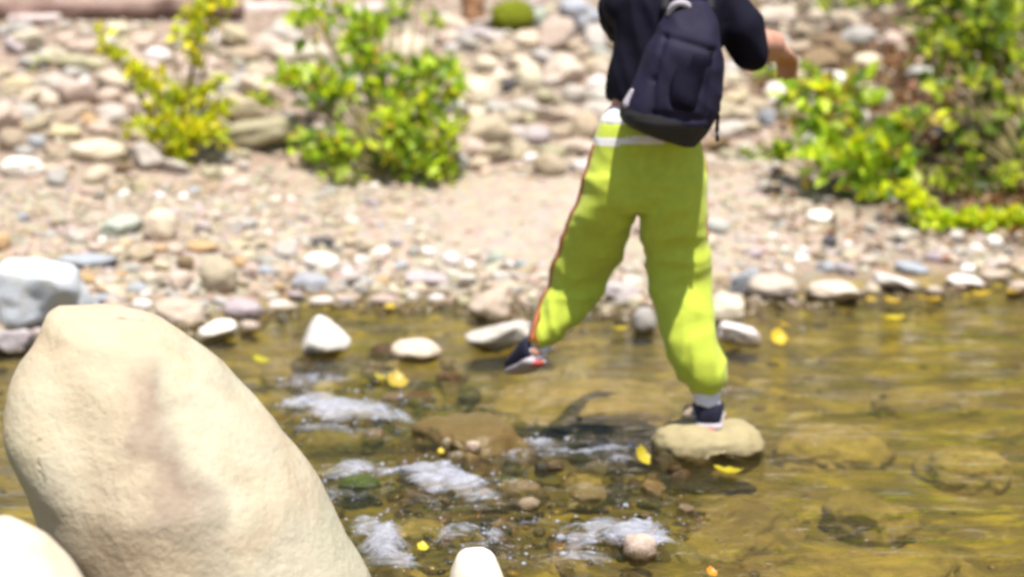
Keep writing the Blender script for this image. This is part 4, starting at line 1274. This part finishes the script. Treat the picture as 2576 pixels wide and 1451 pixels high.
M_RED = plain('red_rubber', (.50, .09, .08), .6, 90, .2)
M_SOCK = plain('sock_knit', (.80, .78, .86), .9, 400, .4, .05)
M_HAIR = plain('hair', (.03, .02, .014), .5, 120, .6, .3)
M_EYE = plain('eye', (.7, .7, .68), .2, 20, 0, .02)

# --- trousers
def trousers():
    bm = bmesh.new()
    hip = [(304,1512,1745,.098,0),(320,1504,1752,.104,0),(345,1495,1758,.110,0),(400,1482,1770,.116,0.01),(450,1470,1775,.120,0.01),(500,1458,1776,.118,.02),(530,1456,1776,.108,.03)]
    ring_loft(bm, [((B(l, y, o) + B(r, y, o)) / 2, (r - l) / 2 * px(PY), d, 0) for (y, l, r, d, o) in hip], 48, 2.4)
    right = [(440,1625,1775,.10,.0),(510,1612,1776,.105,0),(560,1612,1777,.102,.01),(620,1617,1780,.098,.035),(665,1624,1786,.096,.055),(705,1630,1790,.096,.055),(750,1640,1791,.094,.04),
             (800,1651,1798,.092,.02),(850,1664,1808,.090,0),(900,1682,1821,.086,-.01),(935,1700,1829,.080,-.01),(958,1715,1831,.070,-.01),(972,1730,1824,.058,-.01),(984,1742,1814,.046,-.01)]
    ring_loft(bm, [((B(l, y, o) + B(r, y, o)) / 2, (r - l) / 2 * px(PY + o), d, 0) for (y, l, r, d, o) in right], 44, 2.2)
    left = [(440,1470,1620,.10,0),(510,1452,1602,.105,.02),(560,1432,1582,.104,.06),(610,1411,1572,.106,.11),(650,1397,1560,.106,.15),(690,1385,1542,.104,.17),(730,1371,1520,.100,.18),
            (770,1356,1492,.094,.17),(805,1343,1458,.084,.16),(830,1334,1424,.070,.15),(848,1329,1410,.060,.14),(860,1335,1400,.048,.14),(870,1346,1392,.038,.14)]
    ring_loft(bm, [((B(l, y, o) + B(r, y, o)) / 2, (r - l) / 2 * px(PY + o), d, -.0) for (y, l, r, d, o) in left], 44, 2.2)
    me = remeshed('trousers', bm, .0085, 5)
    kneeR, kneeL = B(1710, 690, .05), B(1455, 680, .16)
    hemR, hemL = B(1778, 950), B(1385, 845, .14)
    crotch = B(1604, 520, 0)
    def wr(p, n_):
        v = Vector(p); d = 0.0
        # diagonal drag folds from crotch, knee rolls and gathered hems
        for (c, s, amp, fx, fz) in ((crotch, .20, .016, 8, 15), (kneeR, .18, .017, 6, 13), (kneeL, .18, .017, 6, 13), (hemR, .17, .016, 17, 5), (hemL, .15, .015, 17, 5)):
            w_ = math.exp(-((v - c).length / s) ** 2)
            if w_ > .02:
                sgn = 1 if v.x > crotch.x else -1
                q = noise.noise(Vector((v.x * fx + sgn * v.z * fz * .45, v.y * 4, v.z * fz * .7 - sgn * v.x * fx * .6)))
                d += amp * w_ * (.7 - 2.2 * abs(q))
        d += .007 * nz(v.x * 7, v.z * 4.5, v.y * 6) + .002 * nz(v.x * 22, v.z * 13, v.y * 20)
        # deep centre seam
        if v.z > crotch.z - .02 and v.y < PY:
            d -= .010 * math.exp(-((v.x - crotch.x) / .018) ** 2) * smooth(crotch.z + .26, crotch.z + .02, v.z)
        return d
    displace(me, wr)
    for v in me.vertices: v.co -= ORIGIN
    for m in (M_LIME, M_WHITE): me.materials.append(m)
    # outseam piping and the white band under the waist
    yL = [(300,1512),(345,1495),(400,1482),(450,1470),(510,1452),(560,1432),(610,1413),(650,1399),(690,1388),(730,1374),(770,1358),(805,1343),(848,1327)]
    zs = [];
    for p in me.polygons:
        c = p.center + ORIGIN; nn = p.normal
        # picture height of the point
        zrel = c.z
        if B(1600, 356).z + .06 * (c.x - B(1600, 350).x) < zrel < B(1600, 337).z + .06 * (c.x - B(1600, 350).x): p.material_index = 1
        continue
    o = link('trousers', me, None, hiker); o.matrix_parent_inverse = Matrix()
    from mathutils.bvhtree import BVHTree
    bvh = BVHTree.FromPolygons([v.co[:] for v in me.vertices], [p.vertices[:] for p in me.polygons])
    def ribbon(name, side, zt, zb, y0, y1, mat, off):
        rows = []
        for z in np.linspace(zt, zb, 70):
            best = None
            zz_ = z - ORIGIN.z
            for yy in np.linspace(-.16, .34, 60):
                h_ = bvh.ray_cast(Vector((side * 1.2, yy, zz_)), Vector((-side, 0, 0)))
                if h_[0] is not None and (best is None or h_[0].x * side > best.x * side): best = h_[0]
            rows.append(best)
        for _ in range(3): rows = [rows[0]] + [(rows[i - 1] + rows[i] + rows[i + 1]) / 3 for i in range(1, len(rows) - 1)] + [rows[-1]]
        bm = bmesh.new(); vs = []
        for q_ in rows:
            r_ = []
            for t in np.linspace(y0, y1, 4):
                h_ = bvh.ray_cast(Vector((side * 1.2, q_.y + t, q_.z)), Vector((-side, 0, 0)))
                p_ = h_[0] if h_[0] is not None else q_
                r_.append(bm.verts.new(Vector((p_.x + side * off, q_.y + t, q_.z))))
            vs.append(r_)
        for r0, r1 in zip(vs[:-1], vs[1:]):
            for i in range(3): bm.faces.new((r0[i], r0[i + 1], r1[i + 1], r1[i]))
        bmesh.ops.solidify(bm, geom=bm.faces[:], thickness=.002)
        m2 = bpy.data.meshes.new(name); bm.to_mesh(m2); bm.free()
        o2 = link(name, m2, mat, None); o2.parent = o
    ribbon('side_piping', -1, B(1600, 362).z, B(1600, 852, .14).z, -.040, -.018, M_ORANGE, .004)
    ribbon('side_band', -1, B(1600, 362).z, B(1600, 852, .14).z, -.018, .022, M_WHITE, .003)
    ribbon('side_piping', 1, B(1600, 362).z, B(1600, 600).z, -.034, -.016, M_ORANGE, .003)
    return o
trousers()

def child(name, me, mat, parent=hiker):
    for v in me.vertices: v.co -= ORIGIN
    o = link(name, me, mat, None)
    o.parent = parent
    return o

# --- t-shirt
def shirt():
    bm = bmesh.new()
    tor = [(252,1534,1775,.100,0),(235,1530,1785,.102,0),(200,1532,1795,.104,0),(150,1545,1806,.108,.0),(100,1556,1814,.112,.0),(50,1552,1826,.112,0),(10,1548,1838,.105,0),(-20,1552,1840,.095,0),(-45,1585,1815,.075,0),(-62,1640,1765,.055,0)]
    ring_loft(bm, [((B(l, y, o) + B(r, y, o)) / 2, (r - l) / 2 * px(PY), d, 0) for (y, l, r, d, o) in tor], 44, 2.5)
    for (a, b, ra, rb) in ((B(1815, 5), B(1862, 70), .062, .070), (B(1862, 70), B(1888, 128, .02), .070, .060)):
        capsule(bm, a, b, ra, rb, 9, 3)
    for (a, b, ra, rb) in ((B(1572, 5), B(1553, 30, .10), .062, .062), (B(1553, 30, .10), B(1560, 60, .20), .062, .056)):
        capsule(bm, a, b, ra, rb, 8, 3)
    me = remeshed('tshirt', bm, .009, 6)
    displace(me, lambda p, n_: .009 * (.5 - abs(noise.noise(Vector((p[0] * 17 + p[2] * 4, p[1] * 9, p[2] * 5))))) * 2 + .004 * nz(p[0] * 25, p[2] * 14, p[1] * 20))
    child('tshirt', me, M_SHIRT)
shirt()

# --- white undershirt tail showing under the t-shirt
bm = bmesh.new()
ring_loft(bm, [((B(l, y) + B(r, y)) / 2, (r - l) / 2 * px(PY), d, 0) for (y, l, r, d) in ((266,1541,1752,.094),(285,1522,1750,.100),(300,1512,1748,.104),(318,1508,1748,.100))], 40, 2.4)
me = remeshed('undershirt', bm, .009, 3)
displace(me, lambda p, n_: .004 * nz(p[0] * 30, p[2] * 10, p[1] * 30))
child('undershirt', me, M_WHITE)

# --- body: one surface, head to ankles
def body():
    bm = bmesh.new()
    # torso and neck
    ring_loft(bm, [((B(l, y) + B(r, y)) / 2, (r - l) / 2 * px(PY), d, 0) for (y, l, r, d) in
        ((330,1525,1730,.08),(262,1540,1745,.085),(230,1541,1750,.086),(120,1572,1790,.092),(40,1575,1806,.09),(0,1585,1800,.08),(-40,1630,1770,.06),(-60,1660,1745,.05))], 32, 2.3)
    hc = B(1712, -185, .02)
    capsule(bm, B(1700, -40, .005), B(1708, -110, .012), .056, .052)
    # skull, jaw, nose, ears; the face looks away across the stream and a little left
    f = Vector((-.25, .93, -.22)).normalized(); r_ = Vector((f.y, -f.x, 0)).normalized(); u = r_.cross(f)
    hp = lambda a, b, c: hc + r_ * a + f * b + u * c
    capsule(bm, hp(0, -.020, .022), hp(0, .022, .018), .082, .078, 8, 3)
    capsule(bm, hp(0, .03, -.03), hp(0, .052, -.075), .064, .040, 8, 3)
    capsule(bm, hp(0, .092, .0), hp(0, .112, -.028), .010, .014, 5)
    for s in (-1, 1):
        capsule(bm, hp(s * .078, -.01, .012), hp(s * .080, -.004, -.026), .014, .010, 5)
        capsule(bm, hp(s * .034, .074, .024), hp(s * .012, .084, .022), .012, .010, 4)
    capsule(bm, hp(-.018, .088, -.052), hp(.018, .088, -.052), .009, .009, 5)
    # arms: right bent at the elbow, forearm reaching away; left forward in front of the chest
    def arm(sh, el, wr_, hand_dir, side):
        capsule(bm, sh, el, .046, .038); capsule(bm, el, el.lerp(wr_, .35), .038, .040); capsule(bm, el.lerp(wr_, .35), wr_, .040, .027)
        d = hand_dir.normalized(); lat = d.cross(Vector((0, 0, 1))).normalized() * side; up = lat.cross(d)
        pc = wr_ + d * .075
        for q in (-.026, -.009, .009, .026):
            capsule(bm, wr_ + lat * q * .6 + d * .015, pc + lat * q, .016, .0125)
        for q, L in ((-.029, .062), (-.010, .074), (.010, .070), (.029, .055)):
            k0 = pc + lat * q; k1 = k0 + d * L * .45 - up * side * .008; k2 = k1 + d * L * .3 - up * side * .018; k3 = k2 + d * L * .2 - up * side * .024
            capsule(bm, k0, k1, .0095, .0088); capsule(bm, k1, k2, .0088, .0082); capsule(bm, k2, k3, .0082, .0072)
        t0 = wr_ + d * .02 - lat * .022; t1 = t0 + d * .035 - lat * .026; t2 = t1 + d * .030 - lat * .006
        capsule(bm, t0, t1, .0130, .0110); capsule(bm, t1, t2, .0105, .0090)
    arm(B(1812, 5), B(1918, 108, .03), B(1968, 132, .20), Vector((.30, .88, -.30)), 1)
    capsule(bm, B(1918, 108, .03), B(1942, 112, .09), .046, .045)
    arm(B(1575, 5), B(1556, 70, .22), B(1620, 60, .40), Vector((.6, .7, .1)), -1)
    # legs to the ankles
    for pts in (((1695,400,.01,.062),(1700,680,.05,.052),(1745,820,.01,.05),(1782,985,-.01,.036),(1786,1030,-.012,.030)),
                ((1550,400,.01,.062),(1465,680,.16,.05),(1410,790,.15,.046),(1360,862,.14,.034),(1350,884,.12,.028))):
        for a, b in zip(pts[:-1], pts[1:]):
            capsule(bm, B(*a[:3]), B(*b[:3]), a[3], b[3])
    me = remeshed('body', bm, .0062, 2)
    child('body', me, M_SKIN)
    # eyes and hair
    eb = bmesh.new()
    for s in (-1, 1): capsule(eb, hp(s * .032, .073, .006), hp(s * .032, .075, .006), .0125, .0125, 2)
    em = bpy.data.meshes.new('eyes'); eb.to_mesh(em); eb.free(); child('eyes', em, M_EYE)
    hb = bmesh.new()
    capsule(hb, hp(0, -.026, .036), hp(0, .016, .044), .090, .082, 8, 3); capsule(hb, hp(0, -.045, -.01), hp(0, -.040, -.05), .070, .055, 6, 3)
    hm = remeshed('hair', hb, .008, 2)
    displace(hm, lambda p, n_: .006 * nz(p[0] * 60, p[1] * 60, p[2] * 18))
    child('hair', hm, M_HAIR)
body()

# --- socks and shoes
def sock(a, b, ra, rb):
    bm = bmesh.new(); capsule(bm, a, b, ra, rb, 10, 3)
    me = remeshed('sock', bm, .006, 2)
    displace(me, lambda p, n_: .002 * math.sin(p[2] * 260))
    child('sock', me, M_SOCK)
sock(B(1777, 988, -.01), B(1785, 1024, -.012), .046, .036)
sock(B(1360, 864, .14), B(1350, 886, .125), .038, .030)

def shoe(heel, dirv, up, L, label=None):
    d = dirv.normalized(); lat = d.cross(up).normalized(); u = lat.cross(d)
    P_ = lambda x, y, z: heel + d * x + lat * y + u * z
    def loft(secs, name, mat, parent, ee=2.6):
        bm = bmesh.new(); rows = []
        for (x, hw, z0, z1) in secs:
            row = []
            for k in range(28):
                th = 2 * math.pi * k / 28; a, b = math.cos(th), math.sin(th)
                m = (abs(a) ** ee + abs(b) ** ee) ** (-1 / ee)
                row.append(bm.verts.new(P_(x * L, 1.18 * hw * a * m, (z0 + z1) / 2 + (z1 - z0) / 2 * b * m)))
            rows.append(row)
        for r0, r1 in zip(rows[:-1], rows[1:]):
            for k in range(28): bm.faces.new((r0[k], r0[(k + 1) % 28], r1[(k + 1) % 28], r1[k]))
        bm.faces.new(rows[0][::-1]); bm.faces.new(rows[-1])
        bmesh.ops.recalc_face_normals(bm, faces=bm.faces)
        me = bpy.data.meshes.new(name); bm.to_mesh(me); bm.free()
        return child(name, me, mat, parent)
    up_ = loft([(-.01,.020,.03,.075),(.02,.032,.02,.098),(.10,.037,.018,.104),(.25,.039,.018,.100),(.40,.041,.018,.088),(.58,.045,.018,.072),(.75,.046,.018,.058),(.90,.038,.018,.046),(.98,.022,.02,.036)], 'shoe', M_SHOE, hiker)
    loft([(-.03,.022,.004,.026),(.02,.036,0,.030),(.15,.040,0,.030),(.40,.041,0,.026),(.70,.050,0,.024),(.90,.042,.003,.024),(1.0,.022,.008,.024)], 'sole', M_SOLE, up_)
    loft([(-.042,.010,.004,.014),(-.035,.016,.002,.016),(.0,.020,-.002,.008),(.06,.020,-.003,.004)], 'heel_tab', M_RED, up_)
shoe(B(1783, 1086, -.045), Vector((.09, .97, .02)), Vector((0, 0, 1)), .265)
shoe(B(1354, 918, .10), Vector((-.36, .78, -.36)), Vector((-.12, .45, .9)), .195)

# --- backpack
def backpack():
    Yb = PY - .20
    C = at(1690, 300, Yb)
    root = empty('backpack', C)
    tag(root, 'dark navy backpack with grey base worn by the hiker', 'backpack')
    secs = [(4,1708,1768),(16,1690,1782),(35,1674,1794),(60,1661,1802),(100,1641,1808),(150,1619,1811),(200,1599,1812),(240,1580,1809),(265,1569,1804),(285,1564,1798),(300,1568,1792),(318,1588,1782),(334,1618,1772),(348,1655,1760),(358,1692,1750),(364,1712,1742)]
    def q(dx, dy, dY=0): return at(dx, dy, Yb + dY)
    def hdep(dy): return .135 * (smooth(-25, 140, dy) * .55 + .45) * (1 if dy < 300 else 1 - .30 * smooth(300, 370, dy))
    def wall(infl=0.0, y0=0, y1=999, n_=60, seg=48):
        bm = bmesh.new(); rings = []
        ya = [s[0] for s in secs]
        for y in np.linspace(max(y0, 4), min(y1, 364), n_):
            l, r = np.interp(y, ya, [s[1] for s in secs]), np.interp(y, ya, [s[2] for s in secs])
            c = (q(l, y) + q(r, y)) / 2
            rings.append((c, (r - l) / 2 * px(Yb) + infl, hdep(y) + infl, 0))
        ring_loft(bm, rings, seg, 3.2)
        return bm
    def put(name, me, mat, parent=root):
        for v in me.vertices: v.co -= C
        o = link(name, me, mat, None); o.parent = parent; return o
    bm = wall(); me = remeshed('pack_body', bm, .008, 4)
    def crease(p, n_):
        d = .006 * nz(p[0] * 9, p[2] * 9, p[1] * 9) + .004 * (1 - 2 * abs(nz(p[0] * 14 + p[2] * 8, p[2] * 10, p[1] * 5)))
        # vertical seams of the front panel
        for (x0, z0, x1, z1) in SEAM:
            dx_, dz_ = x1 - x0, z1 - z0; L2 = dx_ * dx_ + dz_ * dz_
            t = max(0, min(1, ((p[0] - x0) * dx_ + (p[2] - z0) * dz_) / L2))
            dist = math.hypot(p[0] - x0 - t * dx_, p[2] - z0 - t * dz_)
            if n_[1] < -.15: d -= .009 * math.exp(-(dist / .009) ** 2)
        return d
    SEAM = []
    for a, b in (((1672,92),(1642,200)),((1642,200),(1640,285)),((1672,92),(1792,128)),((1792,128),(1775,285)),((1640,285),(1775,300)),((1655,28),(1640,100))):
        A_, B_ = q(*a, -.09), q(*b, -.09); SEAM.append((A_.x, A_.z, B_.x, B_.z))
    displace(me, crease)
    pb = put('pack_body', me, M_PACK)
    # front pocket: a flap bulging out of the body between the seams
    bm = bmesh.new()
    poly = lambda t, s: q((1672 + (1658 - 1672) * t) + s * ((1794 - 1672) + t * ((1742 - 1658) - (1794 - 1672))), (96 + 170 * t) + s * (36 - 18 * t))
    N1, N2 = 24, 24; grid = []
    for j in range(N1):
        row = []
        for i in range(N2):
            t, s = j / (N1 - 1), i / (N2 - 1)
            p = poly(t, s)
            e_ = (1 - (2 * s - 1) ** 4) * (1 - (2 * t - 1) ** 6)
            dyp = 96 + 176 * t
            sx = (2 * s - 1) * .8
            base = hdep(dyp) * (1 - abs(sx) ** 3.2) ** (1 / 3.2)
            p.y = Yb - base + .006 - .026 * e_ * (.5 + .5 * t) - .016 * nz(p.x * 11 + p.z * 11, p.z * 6, 2) * e_
            row.append(bm.verts.new(p))
        grid.append(row)
    for j in range(N1 - 1):
        for i in range(N2 - 1): bm.faces.new((grid[j][i], grid[j + 1][i], grid[j + 1][i + 1], grid[j][i + 1]))
    bmesh.ops.solidify(bm, geom=bm.faces[:], thickness=.004)
    bmesh.ops.recalc_face_normals(bm, faces=bm.faces)
    me = bpy.data.meshes.new('front_pocket'); bm.to_mesh(me); bm.free()
    fp = put('front_pocket', me, M_PACK)
    tb = tube_mesh('zip', [poly(.02, s) + Vector((0, -.098 - .022 * (1 - (2 * s - 1) ** 4), 0)) for s in np.linspace(.05, .95, 14)], [.004] * 14, 8, 1, 0)
    put('zip', tb, M_BLACK, fp)
    # grey base panel wrapped round the bottom, and the pale reflective corner
    bm = wall(.004, 200, 364, 46, 64)
    za, zb_ = q(1563, 268, -.08), q(1790, 322, -.08)
    kill = [v for v in bm.verts if v.co.z > za.z + (v.co.x - za.x) / (zb_.x - za.x) * (zb_.z - za.z) + .01 * nz(v.co.x * 20, 0)]
    bmesh.ops.delete(bm, geom=kill, context='VERTS')
    bmesh.ops.recalc_face_normals(bm, faces=bm.faces)
    me = bpy.data.meshes.new('base_panel'); bm.to_mesh(me); bm.free()
    put('base_panel', me, M_PACKB)
    bm = bmesh.new()
    capsule(bm, q(1592, 232, -.075), q(1578, 262, -.070), .012, .016, 5, 3); capsule(bm, q(1578, 262, -.07), q(1612, 285, -.088), .014, .010, 5, 3)
    me = remeshed('corner_tab', bm, .005, 2); put('corner_tab', me, M_LOOP)
    # haul loop
    pts = [q(1685 + 27.5 - 27.5 * math.cos(t), 38 - 30 * math.sin(t), -.05 - .02 * math.sin(t)) for t in np.linspace(0, math.pi, 15)]
    put('haul_loop', tube_mesh('haul_loop', pts, [.011] * 15, 10, 3, .1), M_LOOP)
    # side strap hanging loose, shoulder straps
    pts = [q(1806 + 2 * math.sin(i * .5), 215 + 140 * i / 11, -.02 + .01 * math.sin(i * .8)) for i in range(12)]
    put('side_strap', tube_mesh('side_strap', pts, [.006] * 12, 8, 3, .1), M_BLACK)
    for (x0, x1) in ((1675, 1620), (1785, 1790)):
        ctrl = [q(x0, 30, .06), at(x0, -15, PY - .07), at((x0 + x1) / 2, -52, PY), at(x1, -20, PY + .10), at(x1 + 5, 80, PY + .14), at(x1, 180, PY + .12), q(x1, 270, .13)]
        pts = []
        for k in range(len(ctrl) - 1):
            for i in range(5): pts.append(ctrl[k].lerp(ctrl[k + 1], i / 5))
        pts.append(ctrl[-1])
        for _ in range(4): pts = [pts[0]] + [(pts[i - 1] + pts[i] * 2 + pts[i + 1]) / 4 for i in range(1, len(pts) - 1)] + [pts[-1]]
        put('shoulder_strap', tube_mesh('shoulder_strap', pts, [.018] * len(pts), 10, 5, .05), M_BLACK)
backpack()


# ------------------------------------------------------------------ light, world, camera
EL = RAD(69); AX, AY = .30, -.954
S = Vector((AX * math.cos(EL), AY * math.cos(EL), math.sin(EL)))
sun = bpy.data.lights.new('sun', 'SUN'); sun.energy = 5.0; sun.angle = RAD(.53); sun.color = (1.0, .95, .87)
so = bpy.data.objects.new('sun', sun); COL.objects.link(so)
so.rotation_euler = (-S).to_track_quat('-Z', 'Y').to_euler(); so.location = (6, -4, 12)

world = bpy.data.worlds.new('World'); SC.world = world; world.use_nodes = True
wt = world.node_tree; bg = wt.nodes['Background']
sky = wt.nodes.new('ShaderNodeTexSky'); sky.sky_type = 'NISHITA'; sky.sun_disc = False
sky.sun_elevation = EL; sky.sun_rotation = math.atan2(AX, AY)
wt.links.new(sky.outputs[0], bg.inputs['Color']); bg.inputs['Strength'].default_value = .085

cam = bpy.data.cameras.new('camera'); cam.lens = 36 * F / W; cam.sensor_width = 36
cam.clip_start = .1; cam.clip_end = 400
cam.dof.use_dof = True; cam.dof.focus_distance = 4.15; cam.dof.aperture_fstop = 1.95; cam.dof.aperture_blades = 0
co = bpy.data.objects.new('camera', cam); COL.objects.link(co)
co.location = (0, 0, CAMZ); co.rotation_euler = (math.pi / 2 - PITCH, 0, 0)
SC.camera = co

SC.render.engine = 'CYCLES'
SC.cycles.use_denoising = True
SC.cycles.filter_width = 2.7
SC.cycles.max_bounces = 8; SC.cycles.transparent_max_bounces = 16
SC.cycles.caustics_reflective = False; SC.cycles.caustics_refractive = False
SC.cycles.sample_clamp_indirect = 6
SC.view_settings.view_transform = 'Standard'; SC.view_settings.look = 'None'
SC.view_settings.exposure = .70; SC.view_settings.gamma = 1
